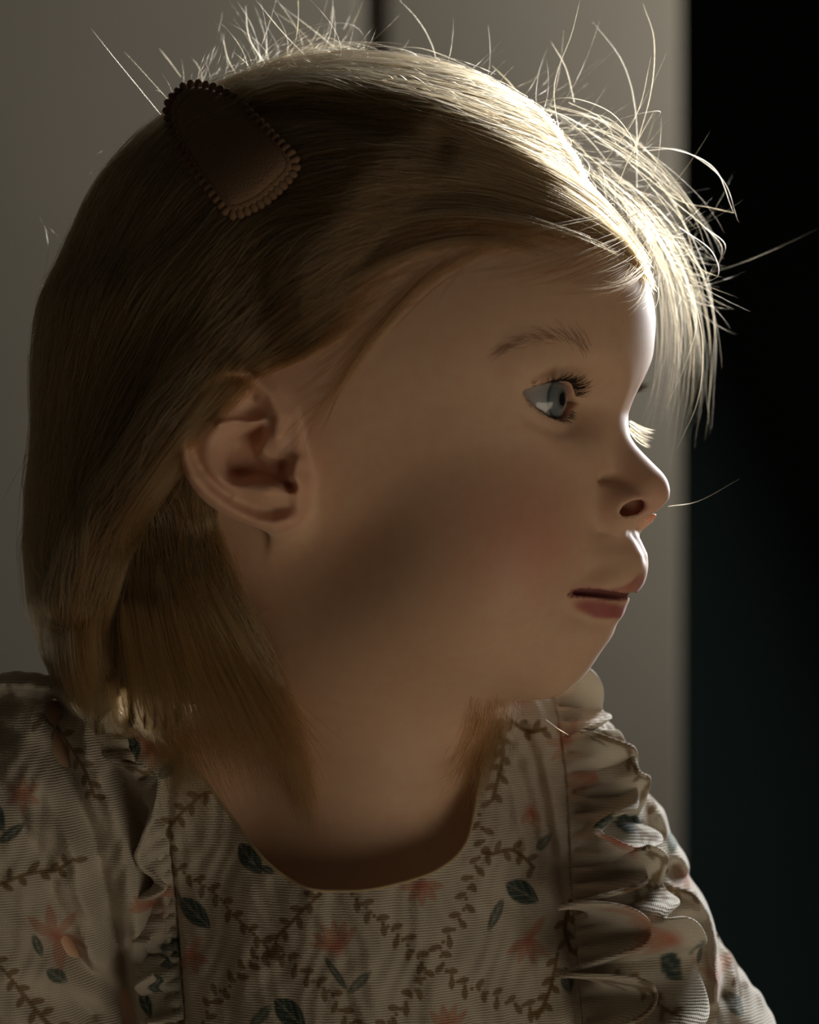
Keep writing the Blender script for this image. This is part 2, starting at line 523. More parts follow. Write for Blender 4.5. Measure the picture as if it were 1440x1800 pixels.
# the two raised boards of the wall with a narrow gap between them
t = box('trim_1', (px_x(680, WY), WY - 0.011, -1.0), (px_x(1194, WY), WY + 0.101, 1.5), M_WALL, 0.002)
t['label'] = 'raised pale board of the wall beside the dark opening'
t = box('trim_2', (-1.88, WY - 0.011, -1.0), (px_x(638, WY), WY, 1.5), M_WALL, 0.004)
t['label'] = 'raised pale board of the wall left of the narrow gap'
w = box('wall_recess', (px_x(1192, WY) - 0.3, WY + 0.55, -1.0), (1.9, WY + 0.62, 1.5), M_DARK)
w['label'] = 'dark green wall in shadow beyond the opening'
for _m in (M_WALL, M_DARK):
    _m.node_tree.nodes['Principled BSDF'].inputs['Specular IOR Level'].default_value = 0.05
M_FLOOR = noise_paint('floor_boards', (0.16, 0.105, 0.06), (0.20, 0.135, 0.08), 8, 0.6, 0.1)
fl = box('floor', (-1.9, -2.4, -1.04), (1.9, WY + 0.62, -1.0), M_FLOOR)
fl['label'] = 'brown wooden floor far below the frame'
w = box('wall_left', (-1.96, -2.4, -1.0), (-1.9, WY + 0.1, 1.5), M_WALL)
w['label'] = 'pale greige side wall out of frame'
# ---------------------------------------------------------------- the child's body
BODY_RES = 0.9
def skin_material():
    m, nt, p = mat_new('skin')
    at = node(nt, 'ShaderNodeAttribute', attribute_name='skin')
    tc = node(nt, 'ShaderNodeTexCoord')
    n = node(nt, 'ShaderNodeTexNoise'); n.inputs['Scale'].default_value = 260; n.inputs['Detail'].default_value = 3
    nt.links.new(tc.outputs['Object'], n.inputs['Vector'])
    mx = node(nt, 'ShaderNodeMixRGB', blend_type='OVERLAY'); mx.inputs[0].default_value = 0.12
    nt.links.new(at.outputs['Color'], mx.inputs[1]); nt.links.new(n.outputs['Fac'], mx.inputs[2])
    nt.links.new(mx.outputs[0], p.inputs['Base Color'])
    p.inputs['Roughness'].default_value = 0.52
    p.inputs['Specular IOR Level'].default_value = 0.35
    p.inputs['Subsurface Weight'].default_value = 0.45
    p.inputs['Subsurface Radius'].default_value = (1.0, 0.36, 0.18)
    p.inputs['Subsurface Scale'].default_value = 0.0035
    p.inputs['Sheen Weight'].default_value = 0.25
    p.inputs['Sheen Roughness'].default_value = 0.35
    b = node(nt, 'ShaderNodeBump'); b.inputs['Strength'].default_value = 0.05; b.inputs['Distance'].default_value = 0.0006
    n2 = node(nt, 'ShaderNodeTexNoise'); n2.inputs['Scale'].default_value = 1100; n2.inputs['Detail'].default_value = 2
    nt.links.new(tc.outputs['Object'], n2.inputs['Vector'])
    nt.links.new(n2.outputs['Fac'], b.inputs['Height']); nt.links.new(b.outputs[0], p.inputs['Normal'])
    return m

M_SKIN = skin_material()
BV, BQ = isosurface(body_sdf, (-150, -112, -190), (130, 130, 145), BODY_RES)
person = mesh_object('person', BV, BQ, M_SKIN)
person['label'] = 'small blonde child in a floral dress, seen in profile looking towards the light'
person['category'] = 'person'

def skin_colour(V):
    L = np.stack(head_local(V.T.astype(np.float64)), 1)
    x, y, z = L[:, 0], np.abs(L[:, 1]), L[:, 2]
    P = [x, y, z]
    base = np.array([0.77, 0.51, 0.345])
    C = np.tile(base, (len(V), 1))
    def blend(w, c):
        C[:] = C + w[:, None] * (np.array(c) - C)
    head = sstep(-70, -50, z)
    # rosy cheeks, nose and ears: the pigment of the skin itself
    ch = np.exp(-(((x - 60) / 18) ** 2 + ((y - 36) / 17) ** 2 + ((z + 6) / 17) ** 2))
    blend(0.95 * ch, (0.72, 0.33, 0.24))
    blend(0.45 * np.exp(-(((x - 90) / 13) ** 2 + (y / 13) ** 2 + ((z - 4) / 10) ** 2)), (0.75, 0.41, 0.31))
    blend(0.35 * sstep(52, 58, y) * sstep(-14, -8, z) * sstep(56, 46, z) * sstep(22, 8, x) * sstep(-50, -35, x), (0.72, 0.40, 0.29))
    # lips
    PL = [p.astype(np.float32) for p in P]
    pf = np.interp(L[:, 2], PROFILE_Z, PROFILE_D) * sstep(28, 72, x) * np.exp(-(L[:, 1] / 13) ** 2)
    PL[0] = (x - pf).astype(np.float32)
    lo = chain(PL, LO_LIP); up = chain(PL, UP_LIP); sl = chain(PL, SLIT)
    fr = sstep(66, 70, x)
    bz = -22.9 + 4.2 * np.exp(-((y - 3.6) / 4.4) ** 2) + 1.0 * np.exp(-(y / 7) ** 2)       # cupid's bow
    wl = sstep(2.4, 1.0, lo) * sstep(-32.5, -31.0, z)
    wu = sstep(1.8, 0.2, up) * sstep(bz + 0.8, bz - 0.8, z)
    wl = np.maximum(np.maximum(wl, wu), sstep(1.6, 0.4, sl)) * fr
    blend(0.95 * wl, (0.42, 0.115, 0.105))
    blend(sstep(1.0, 0.2, sl) * fr, (0.22, 0.07, 0.06))
    # rims of the eyelids
    A = np.sqrt((x - EYE[0]) ** 2 + (y - EYE[1]) ** 2 + (z - EYE[2]) ** 2)
    blend(0.85 * sstep(13.3, 12.2, A), (0.40, 0.19, 0.15))
    blend(0.35 * np.exp(-((A - 13) / 2.5) ** 2), (0.58, 0.34, 0.27))
    # inside of the nostrils and the ear canal
    blend(0.8 * sstep(1.3, 0.6, np.hypot((x - 88.5) / 4.2, (z - 1.6) / 3.2)) * sstep(3, 5, y) * sstep(9.5, 7, y), (0.30, 0.09, 0.07))
    return C

vcolor(person, 'skin', skin_colour(BV))

# ---------------------------------------------------------------- eyes
def eye_material():
    m, nt, p = mat_new('eye')
    tc = node(nt, 'ShaderNodeTexCoord')
    sep = node(nt, 'ShaderNodeSeparateXYZ'); nt.links.new(tc.outputs['Object'], sep.inputs[0])
    com = node(nt, 'ShaderNodeCombineXYZ')
    nt.links.new(sep.outputs[0], com.inputs[0]); nt.links.new(sep.outputs[1], com.inputs[1])
    ln = node(nt, 'ShaderNodeVectorMath', operation='LENGTH'); nt.links.new(com.outputs[0], ln.inputs[0])
    at = node(nt, 'ShaderNodeMath', operation='ARCTAN2'); nt.links.new(sep.outputs[0], at.inputs[0]); nt.links.new(sep.outputs[1], at.inputs[1])
    cv = node(nt, 'ShaderNodeCombineXYZ')
    sc = node(nt, 'ShaderNodeMath', operation='MULTIPLY'); sc.inputs[1].default_value = 9.0; nt.links.new(at.outputs[0], sc.inputs[0])
    sr = node(nt, 'ShaderNodeMath', operation='MULTIPLY'); sr.inputs[1].default_value = 400.0; nt.links.new(ln.outputs['Value'], sr.inputs[0])
    nt.links.new(sc.outputs[0], cv.inputs[0]); nt.links.new(sr.outputs[0], cv.inputs[1])
    nz = node(nt, 'ShaderNodeTexNoise'); nz.inputs['Scale'].default_value = 1.6; nt.links.new(cv.outputs[0], nz.inputs['Vector'])
    ad = node(nt, 'ShaderNodeMath', operation='MULTIPLY_ADD'); ad.inputs[1].default_value = 0.0007
    nt.links.new(nz.outputs['Fac'], ad.inputs[0]); nt.links.new(ln.outputs['Value'], ad.inputs[2])
    mr = node(nt, 'ShaderNodeMapRange'); mr.inputs['From Max'].default_value = 0.012; nt.links.new(ad.outputs[0], mr.inputs['Value'])
    r = node(nt, 'ShaderNodeValToRGB'); cr = r.color_ramp
    stops = [(0.0, (0.003, 0.003, 0.004)), (0.185, (0.004, 0.004, 0.005)), (0.205, (0.11, 0.12, 0.11)), (0.30, (0.20, 0.235, 0.24)),
             (0.44, (0.15, 0.20, 0.225)), (0.495, (0.04, 0.06, 0.07)), (0.53, (0.34, 0.37, 0.38)), (0.70, (0.46, 0.48, 0.49)), (1.0, (0.66, 0.55, 0.52))]
    cr.elements[0].position, cr.elements[0].color = stops[0][0], (*stops[0][1], 1)
    cr.elements[1].position, cr.elements[1].color = stops[-1][0], (*stops[-1][1], 1)
    for q, c in stops[1:-1]:
        e = cr.elements.new(q); e.color = (*c, 1)
    nt.links.new(mr.outputs[0], r.inputs[0])
    gt = node(nt, 'ShaderNodeMath', operation='GREATER_THAN'); gt.inputs[1].default_value = 0.0; nt.links.new(sep.outputs[2], gt.inputs[0])
    mx = node(nt, 'ShaderNodeMixRGB'); mx.inputs[1].default_value = (0.66, 0.55, 0.52, 1)
    nt.links.new(gt.outputs[0], mx.inputs[0]); nt.links.new(r.outputs[0], mx.inputs[2])
    nt.links.new(mx.outputs[0], p.inputs['Base Color'])
    p.inputs['Roughness'].default_value = 0.25
    p.inputs['Coat Weight'].default_value = 1.0
    p.inputs['Coat Roughness'].default_value = 0.04
    return m

M_EYE = eye_material()
GAZE = Vector((math.sin(math.radians(57)), -math.cos(math.radians(57)), -0.06)).normalized()
for s in (1, -1):
    bm = bmesh.new()
    bmesh.ops.create_uvsphere(bm, u_segments=64, v_segments=40, radius=R_EYE * MM)
    for v in bm.verts:                                  # the cornea stands out from the ball
        if v.co.z > 0:
            d = math.hypot(v.co.x, v.co.y) / (5.8 * MM)
            if d < 1: v.co *= 1 + 0.055 * (1 - d * d) ** 1.2
    me = bpy.data.meshes.new('eyeball'); bm.to_mesh(me); bm.free()
    me.materials.append(M_EYE)
    me.polygons.foreach_set('use_smooth', [True] * len(me.polygons))
    o = bpy.data.objects.new('eyeball', me); COL.objects.link(o)
    o.location = head_world([EYE * np.array([1, s, 1])])[0] * MM
    o.rotation_euler = GAZE.to_track_quat('Z', 'Y').to_euler()
    o.parent = person
    o['label'] = 'grey-blue eye nearer the lens' if s > 0 else 'grey-blue eye on the far side of the nose'
# ---------------------------------------------------------------- lashes and brows
M_LASH, _nt, _p = mat_new('lash_hair')
_p.inputs['Base Color'].default_value = (0.035, 0.022, 0.014, 1); _p.inputs['Roughness'].default_value = 0.45
M_BROW, _nt, _p = mat_new('brow_hair')
_p.inputs['Base Color'].default_value = (0.30, 0.185, 0.105, 1); _p.inputs['Roughness'].default_value = 0.5

def lid_point(h, upper, r=13.8):
    c = 14.8; su, sl = 4.3, 6.5
    sg = su if upper else sl
    R = (c * c + sg * sg) / (2 * sg)
    v = (math.sqrt(max(R * R - h * h, 0)) - R + sg) * (1 if upper else -1)
    hh, vv = h + 0.8, v - 0.1
    ti, t = math.radians(5.0), math.radians(17.0)
    eh = hh * math.cos(ti) - vv * math.sin(ti)
    z = hh * math.sin(ti) + vv * math.cos(ti)
    ea = math.sqrt(max(r * r - eh * eh - z * z, 1))
    x = ea * math.cos(t) - eh * math.sin(t)
    y = ea * math.sin(t) + eh * math.cos(t)
    return np.array([x, y, z])

def lashes(side):
    t17 = math.radians(17.0)
    axis = np.array([math.cos(t17), math.sin(t17), 0.0])
    spec = []
    for upper, n, ln in ((True, 150, 7.4), (False, 46, 3.4)):
        for i in range(n):
            h = rng.uniform(-12.5, 13.4)
            spec.append((h, upper, ln * rng.uniform(0.6, 1.1) * (1 - 0.4 * abs(h / 14) ** 2), rng.normal(0, 0.10, 3)))
    p = np.array([EYE + lid_point(h, up, 12.0) + np.array([0, 0, 0.35 if up else -0.35]) for h, up, _, _ in spec])
    for _ in range(30):                                # forward to the outer edge of the lid
        v = evalf(body_sdf, head_world(p))
        p = p + np.where(v < -0.05, 0.25, 0.0)[:, None] * axis
    out = []
    for q0, (h, upper, L, e) in zip(p, spec):
        fan = np.array([0.0, (h / 13) * 0.45, 0.0])
        up = 1 if upper else -1
        q = []
        for t in np.linspace(0, 1, 8):
            q.append((q0 - axis * 0.3 + L * (t * (axis * 0.95 + fan + e) + np.array([0, 0, up * (0.40 * t * t - (0.22 if upper else 0.0) * t)]))) * np.array([1, side, 1]))
        out.append(head_world(q))
    return out

BROW_LINE = spline([(868, 622), (915, 600), (965, 592), (1010, 600), (1045, 622)], 40)
_bp = cast(body_sdf, BROW_LINE[:, 0], BROW_LINE[:, 1])
_bl = np.stack(head_local(_bp.T), 1)

def brow(side):
    out = []
    sd = lambda Q: body_sdf(Q)
    n = 150
    k = rng.integers(2, 38, n)
    P = _bl[k].copy()
    P[:, 2] += rng.normal(0, 1.0, n) * np.interp(k, [0, 12, 40], [0.5, 1.0, 1.7])
    T = _bl[np.maximum(k - 2, 0)] - _bl[np.minimum(k + 2, 39)]; T /= np.linalg.norm(T, axis=1, keepdims=True)
    T[:, 2] += np.interp(k, [0, 20, 40], [-0.1, 0.25, 0.8]) + rng.normal(0, 0.2, n)
    P[:, 1] *= side; T[:, 1] *= side
    P, T = head_world(P), head_world(T)
    R = []
    for s_ in range(6):
        g = gradf(body_sdf, P, 0.4); g /= np.linalg.norm(g, axis=1, keepdims=True) + 1e-9
        v = evalf(body_sdf, P)[:, None]
        P = P - (v - 0.15 - 0.06 * s_) * g
        R.append(P.copy())
        P = P + T * 0.85
    return list(np.stack(R, 1))

for side in (1, -1):
    L = lashes(side)
    o = strand_object('eyelashes', L, np.full(len(L), 0.06), M_LASH, person); o['kind'] = 'stuff'
    B = brow(side)
    o = strand_object('eyebrow', B, np.full(len(B), 0.024), M_BROW, person); o['kind'] = 'stuff'
# ---------------------------------------------------------------- hair: the combed mass, then strands over it
HL_X = [-60, -34, -22, -12, -2, 5, 10, 17, 23, 29, 41, 55, 69, 80, 95, 120]
HL_Z = [-60, -40, 20, 40, 42, 32, 27, 36, 46, 56, 71, 77, 81, 84, 86, 88]

N_STRANDS = 31000
def skull_sdf(P):
    f = ell(P, (-2, 0, 53), (90, 69, 77))
    f = smin(f, ell(P, (35, 0, 53), (54, 56, 47)), 10)
    return smin(f, ell(P, (36, 0, 10), (46, 51, 52)), 12)

def near_line(Z, pts):
    """column (mm) of a traced boundary at height Z; pts are photo pixels at a depth"""
    return np.interp(Z, [p[1] for p in pts], [p[0] for p in pts]).astype(np.float32)

def trace_line(pts, depth):
    q = [px_to_mm(a, b, depth) for a, b in pts]
    return sorted([(p[0], p[2]) for p in q], key=lambda t: t[1])

SHEET_R = trace_line([(470, 560), (430, 640), (380, 715), (330, 790), (270, 858), (215, 920), (182, 1000), (168, 1080), (166, 1150), (180, 1215), (190, 1260)], 45)
SHEET_L = trace_line([(110, 440), (86, 520), (72, 640), (62, 760), (52, 860), (48, 960), (56, 1060), (84, 1160), (118, 1235), (140, 1270)], 0)
NAPE_R = trace_line([(400, 700), (340, 800), (372, 900), (410, 1000), (455, 1100), (505, 1200), (548, 1300), (572, 1400), (572, 1480)], 25)

def px_curve(pts, depth, n=14):
    q = [px_to_mm(u, v, depth) for u, v in pts]
    return [tuple(p) for p in spline([(p[0], p[2]) for p in q], n)]

RIDGE = px_curve([(455, 168), (520, 150), (620, 152), (740, 185), (860, 240), (960, 310)], 35)
FURROW = px_curve([(455, 198), (560, 205), (660, 232), (770, 275)], 45)
LOCK = [(*px_to_mm(u, v, d), r) for u, v, d, r in [(520, 500, 52, 6), (430, 570, 57, 8), (362, 652, 61, 8.5), (305, 740, 63, 8.5), (238, 845, 57, 8.5), (172, 950, 46, 9), (135, 1050, 38, 9)]]

def cap_sdf(Q):
    L = head_local(Q)
    P = [L[0], np.abs(L[1]), L[2]]
    f = skull_sdf(P)
    up = P[2] - np.interp(P[0], HL_X, HL_Z).astype(np.float32) - 11 * sstep(0, 12, P[0])
    t = 6.6 * sstep(0, 40, up) - 2.2 * sstep(14, -2, up)
    t = t + 2.4 * sstep(80, 118, P[2]) * sstep(75, 30, P[0])              # fuller at the top
    t = t + 2.2 * np.exp(-(((P[0] + 6) / 20) ** 2 + ((P[2] - 122) / 16) ** 2))
    t = t + 3.0 * sstep(-30, -70, P[0]) * sstep(90, 30, P[2])
    nr = (Q[1] < 10) & (Q[2] > 70)
    if nr.any():
        d = seg2(Q[0][nr], Q[2][nr], RIDGE); e = seg2(Q[0][nr], Q[2][nr], FURROW)
        t[nr] += (2.6 * np.exp(-(d / 5.0) ** 2) - 2.4 * np.exp(-(e / 4.0) ** 2)) * sstep(10, -26, Q[1][nr])
    f = f - t
    return smax(f, -(up + 6), 4)

def sheet_sdf(Q):
    """the sheet of hair from the crown, tucked behind the ear and falling to the shoulder"""
    X, Y, Z = Q[0], Q[1], Q[2]
    xl = near_line(Z, SHEET_L)
    # the outside of a hollow half-tube around the back of the head and neck
    c = -36.0
    a = np.maximum(c - xl, 20)                               # half length towards the back
    b = 64 - 10 * sstep(20, -60, Z)                          # half width towards the lens
    k = np.sqrt(((X - c) / a) ** 2 + ((Y - 6) / b) ** 2) + 1e-6
    f = (k - 1) * np.minimum(a, b)
    f = smax(f, (X - near_line(Z, SHEET_R)) * 0.8, 5)
    f = smax(f, -(k - 0.70) * np.minimum(a, b), 4)           # hollow
    f = smax(f, Z - 70, 16)
    f = smax(f, -(Z + 53 + 0.12 * (X + 80)), 3)
    return smin(f, chain(Q, LOCK), 7)

def nape_sdf(Q):
    """the darker under-hair on the neck"""
    X, Y, Z = Q[0], Q[1], Q[2]
    k = np.sqrt(((X + 31) / 56) ** 2 + ((Y - 14) / (47 - 6 * sstep(-15, -60, Z))) ** 2) + 1e-6
    f = np.abs((k - 1) * 50) - 3.0 * (0.15 + 0.85 * sstep(-58, -30, Z))
    f = smax(f, (X - near_line(Z, NAPE_R)) * 0.85, 4)
    low = -57 - 11 * sstep(-44, -58, X) + 4 * sstep(-42, -26, X)
    f = smax(f, -(Z - low), 4)
    return smax(f, Z - 40, 8)

def hair_sdf(Q):
    f = cap_sdf(Q)
    f = smin(f, sheet_sdf(Q), 9)
    f = smin(f, nape_sdf(Q), 3)
    return f.astype(np.float32)

def hair_material(name, melanin, redness, rough=0.32, rand=0.25):
    m = bpy.data.materials.new(name); m.use_nodes = True
    nt = m.node_tree
    nt.nodes.remove(nt.nodes['Principled BSDF'])
    h = nt.nodes.new('ShaderNodeBsdfHairPrincipled')
    h.parametrization = 'MELANIN'
    h.inputs['Melanin'].default_value = melanin
    h.inputs['Melanin Redness'].default_value = redness
    h.inputs['Roughness'].default_value = rough
    h.inputs['Radial Roughness'].default_value = 0.45
    h.inputs['Random Color'].default_value = rand
    h.inputs['Random Roughness'].default_value = 0.2
    nt.links.new(h.outputs[0], nt.nodes['Material Output'].inputs['Surface'])
    return m

# ways the hair lies, drawn from root to tip on the near side (photo pixels)
FLOW = [
    [(1185, 450), (1090, 340), (960, 262), (810, 208), (660, 170), (530, 152), (440, 172)],
    [(1160, 500), (1065, 395), (950, 325), (820, 285), (690, 272), (560, 285), (505, 300)],
    [(1060, 440), (950, 375), (820, 345), (690, 335), (560, 350), (460, 372), (330, 470)],
    [(960, 438), (850, 405), (720, 410), (600, 450), (500, 520), (400, 620), (300, 740), (200, 880)],
    [(850, 455), (740, 475), (620, 535), (520, 600), (440, 660), (350, 745), (270, 835), (200, 930), (155, 1050), (140, 1150), (150, 1230)],
    [(700, 570), (630, 600), (570, 632), (530, 660)],
    [(640, 640), (590, 690), (560, 745)],
    [(430, 390), (350, 490), (260, 630), (190, 770), (140, 900), (110, 1050), (120, 1200)],
    [(320, 270), (230, 390), (160, 540), (120, 700), (95, 860), (80, 1000), (100, 1150), (130, 1230)],
    [(290, 200), (190, 330), (120, 480), (90, 640), (75, 800), (58, 950), (70, 1100)],
    [(580, 118), (450, 130), (330, 170), (230, 270)],
    [(330, 850), (350, 960), (400, 1090), (470, 1220), (530, 1350), (560, 1470)],
    [(230, 950), (235, 1060), (250, 1180), (275, 1270)],
    [(280, 900), (300, 1050), (350, 1180), (420, 1290), (480, 1380)],
]
flow_p, flow_d = [], []
for g in FLOW:
    s = spline(g, 26)
    P = cast(hair_sdf, s[:, 0], s[:, 1])
    ok = ~np.isnan(P[:, 0])
    P = P[ok]
    if len(P) < 3: continue
    T = np.gradient(P, axis=0); T /= np.linalg.norm(T, axis=1, keepdims=True) + 1e-9
    flow_p.append(np.stack(head_local(P.T), 1)); flow_d.append(np.stack(head_local(T.T), 1))
flow_p = np.vstack(flow_p); flow_d = np.vstack(flow_d)
flow_pt = np.ascontiguousarray(flow_p.T.astype(np.float32)); flow_p2 = (flow_p ** 2).sum(1).astype(np.float32); flow_d32 = flow_d.astype(np.float32)

def flow(P):
    """combing direction at world points"""
    L = np.stack(head_local(P.T), 1)
    sg = np.where(L[:, 1:2] < 0, -1.0, 1.0)
    A = L.copy(); A[:, 1] = np.abs(A[:, 1])
    out = np.zeros_like(A)
    for i in range(0, len(A), 4000):
        a = A[i:i + 4000].astype(np.float32)
        d2 = np.maximum((a * a).sum(1)[:, None] - 2 * (a @ flow_pt) + flow_p2, 0)
        w = 1.0 / np.square(d2 + 9.0)
        out[i:i + 4000] = w @ flow_d32
    out[:, 1:2] *= sg
    out /= np.linalg.norm(out, axis=1, keepdims=True) + 1e-9
    return head_world(out)

def wob(P, k, ph):
    return np.stack([np.sin(P[:, 1] * k + P[:, 2] * k * 1.3 + ph), np.sin(P[:, 2] * k * 0.9 + P[:, 0] * k * 0.7 + 1.7 + ph), np.sin(P[:, 0] * k * 1.1 + P[:, 1] * k + 4.1 + ph)], 1)

def comb(f, P, off, steps, step, jitter=0.12, sign=1.0):
    """walks strands over the surface f = off, from P"""
    R = [P.copy()]
    n = len(P)
    turn = rng.normal(0, jitter, (n, 1))
    D = flow(P) * sign
    for _ in range(steps):
        g = gradf(f, P, 0.5); g /= np.linalg.norm(g, axis=1, keepdims=True) + 1e-9
        d = flow(P) * sign + 0.10 * wob(P, 0.16, 0.0)
        side = np.cross(g, d)
        d = d + side * turn
        d -= (d * g).sum(1, keepdims=True) * g
        d /= np.linalg.norm(d, axis=1, keepdims=True) + 1e-9
        free = ((g[:, 2:] < -0.45) & (P[:, 2:] < -36)) if sign > 0 else np.zeros((n, 1), bool)     # ends hang free below the mass
        d = np.where(free, D, d)
        D = d
        P = P + d * step
        v = evalf(f, P)[:, None] - off[:, None]
        P = P - np.where(free, 0, np.clip(v, -2.0, 2.0)) * g * 0.8
        R.append(P.copy())
    return np.stack(R, 1)

M_HAIR_BASE = noise_paint('hair_base', (0.048, 0.037, 0.021), (0.088, 0.067, 0.038), 60, 0.5)
M_HAIR = hair_material('blonde_hair', 0.185, 0.0, 0.28, 0.45)

HV, HQ = isosurface(hair_sdf, (-118, -84, -110), (110, 90, 152), 1.6, proj=1)
hair = mesh_object('hair', HV, HQ, M_HAIR_BASE, person)
hair['label'] = 'straight dark-blonde hair combed back and tucked behind the ear'
hair['kind'] = 'stuff'

tri = HV[HQ]
ar = 0.5 * np.linalg.norm(np.cross(tri[:, 2] - tri[:, 0], tri[:, 3] - tri[:, 1]), axis=1)
mid = tri.mean(1)
inside_body = evalf(body_sdf, mid) < -0.5
wgt = ar * np.where(inside_body, 0, 1) * np.where(mid[:, 1] > 25, 0.35, 1.0)
pick = rng.choice(len(mid), N_STRANDS, p=wgt / wgt.sum())
Pm = mid[pick] + rng.normal(0, 0.6, (N_STRANDS, 3))
off = rng.gamma(2.0, 0.35, N_STRANDS) - 0.35
fw = comb(hair_sdf, Pm, off, 11, 3.4)
bw = comb(hair_sdf, Pm, off, 8, 3.4, sign=-1.0)
ST = np.concatenate([bw[:, :0:-1], fw], 1)
strand_object('hair_strands', list(ST), rng.uniform(0.045, 0.085, N_STRANDS), M_HAIR, hair)['kind'] = 'stuff'

# ---------------------------------------------------------------- loose hair: guided tufts and single fly-away hairs
def guided(guides, n, spread, pts=16, curl=0.0, f=None, lift=0.6):
    """strands blended between guide lines of (px, py, depth mm towards the lens); with f the lines are laid on that surface"""
    G = []
    for g in guides:
        g = np.asarray(g, float)
        if g.shape[1] == 2: g = np.concatenate([g, np.zeros((len(g), 1))], 1)
        c = spline(g, pts)
        if f is not None:
            P = cast(f, c[:, 0], c[:, 1])
            bad = np.isnan(P[:, 0])
            if bad.all(): continue
            if bad.any():
                k = np.arange(pts)
                dep = np.interp(k, k[~bad], -P[~bad, 1])
                P[bad] = np.array([px_to_mm(*c[i, :2], dep[i]) for i in np.where(bad)[0]])
            nrm = gradf(f, P, 0.5); nrm /= np.linalg.norm(nrm, axis=1, keepdims=True) + 1e-9
            P = P + nrm * lift
        else:
            P = np.array([px_to_mm(*q) for q in c])
        G.append(P)
    G = np.array(G)
    out = []
    t = np.linspace(0, 1, pts)[:, None]
    for _ in range(n):
        i, j = rng.integers(0, len(G), 2)
        w = rng.random()
        P = G[i] * (1 - w) + G[j] * w
        P = P + rng.normal(0, spread, 3) * (0.5 + 0.5 * t) + rng.normal(0, spread * 0.5, 3) * t ** 2
        if curl:
            P = P + curl * rng.normal(0, 1, 3) * np.sin(t * math.pi * rng.uniform(0.8, 1.8) + rng.uniform(0, 6.3)) * t
        a = rng.uniform(0, 0.25); b = rng.uniform(0.76, 1.0)
        q = np.linspace(a, b, pts) * (pts - 1)
        k = np.minimum(q.astype(int), pts - 2); fr = (q - k)[:, None]
        out.append(P[k] * (1 - fr) + P[k + 1] * fr)
    return out

def both_sdf(Q):
    return np.minimum(body_sdf(Q), hair_sdf(Q))

LOOSE, LR = [], []
def loose(strands, lo=0.035, hi=0.06):
    LOOSE.extend(strands); LR.extend(rng.uniform(lo, hi, len(strands)))

# fringe falling on the far side of the forehead
loose(guided([[(1040, 290, 8), (1130, 370, 0), (1195, 470, -18), (1222, 560, -28), (1228, 650, -32), (1205, 770, -30)],
              [(1060, 320, 8), (1130, 410, 0), (1172, 500, -14), (1184, 600, -22), (1172, 700, -26), (1145, 790, -26)],
              [(1000, 260, 5), (1120, 345, -4), (1196, 440, -18), (1234, 560, -28), (1230, 680, -32), (1218, 745, -32)],
              [(1100, 360, 8), (1152, 440, -2), (1168, 540, -16), (1170, 640, -22), (1152, 760, -24)]], 85, 2.8, 18, 2.4), 0.02, 0.04)
# combed-back hair of the front hairline
loose(guided([[(1130, 470), (1060, 410), (960, 360), (840, 325), (700, 310)], [(1080, 450), (980, 410), (860, 385), (740, 385), (620, 420)],
              [(960, 450), (850, 425), (740, 440), (640, 490), (540, 560)], [(1150, 520), (1090, 430), (990, 350), (860, 290), (720, 262)],
              [(1140, 470), (1040, 350), (900, 268), (760, 222)]], 1500, 1.2, 16, 0.5, both_sdf, 0.9), 0.045, 0.08)
# temple wisps that soften the hairline
loose(guided([[(870, 430), (760, 490), (670, 580), (590, 690), (560, 760)], [(800, 450), (720, 520), (650, 610), (600, 700)],
              [(760, 470), (670, 560), (590, 640), (520, 690)], [(700, 540), (630, 620), (575, 720), (545, 790)],
              [(930, 425), (820, 460), (720, 530), (640, 620)]], 160, 1.0, 14, 0.6, both_sdf, 0.5), 0.035, 0.06)
# baby hair over the forehead
loose(guided([[(1130, 400), (1040, 440), (930, 480), (800, 500)], [(1090, 380), (980, 400), (860, 430), (750, 490)],
              [(1140, 440), (1120, 490), (1050, 520), (950, 512)], [(1130, 420), (1105, 470), (1060, 500)],
              [(1145, 460), (1130, 530), (1100, 560)], [(1120, 360), (1040, 395), (940, 430), (850, 470)]], 260, 1.8, 14, 1.2, body_sdf, 1.0), 0.03, 0.05)
# thinning hair between the combed mass and bare skin, along the whole hairline
L_ = np.stack(head_local(BV.T.astype(np.float64)), 1)
up_ = L_[:, 2] - np.interp(L_[:, 0], HL_X, HL_Z)
pr = sstep(-6, 20, up_) * sstep(44, 34, up_) * sstep(10, 18, L_[:, 0]) * (0.25 + 0.75 * (L_[:, 1] > -20))
pr = pr * np.where(np.abs(L_[:, 1]) > 66, 0, 1)
pk = rng.choice(len(BV), 9000, p=pr / pr.sum())
Ph = BV[pk] + rng.normal(0, 0.4, (9000, 3))
oh = rng.gamma(2.0, 0.3, 9000) + 0.1
both_sdf = lambda Q: np.minimum(body_sdf(Q), hair_sdf(Q))
loose(list(comb(both_sdf, Ph, oh, 9, 2.6, 0.2)), 0.03, 0.055)
# lock in front of and over the ear's top edge
loose(guided([[(600, 520), (500, 590), (425, 650), (350, 740), (280, 830), (210, 930)], [(560, 500), (460, 570), (390, 650), (320, 750), (250, 850), (180, 960)],
              [(640, 560), (540, 620), (450, 660), (380, 735), (320, 800)]], 500, 1.5, 16, 0.5, both_sdf, 0.8), 0.05, 0.08)
# ends of the long hair at the shoulder
loose(guided([[(90, 1000, 30), (95, 1120, 30), (125, 1215, 30), (160, 1262, 32)], [(140, 1000, 40), (135, 1100, 42), (150, 1200, 42), (180, 1262, 42)],
              [(180, 980, 40), (165, 1080, 42), (165, 1170, 42), (185, 1250, 42)]], 600, 1.6, 14, 0.6), 0.05, 0.08)
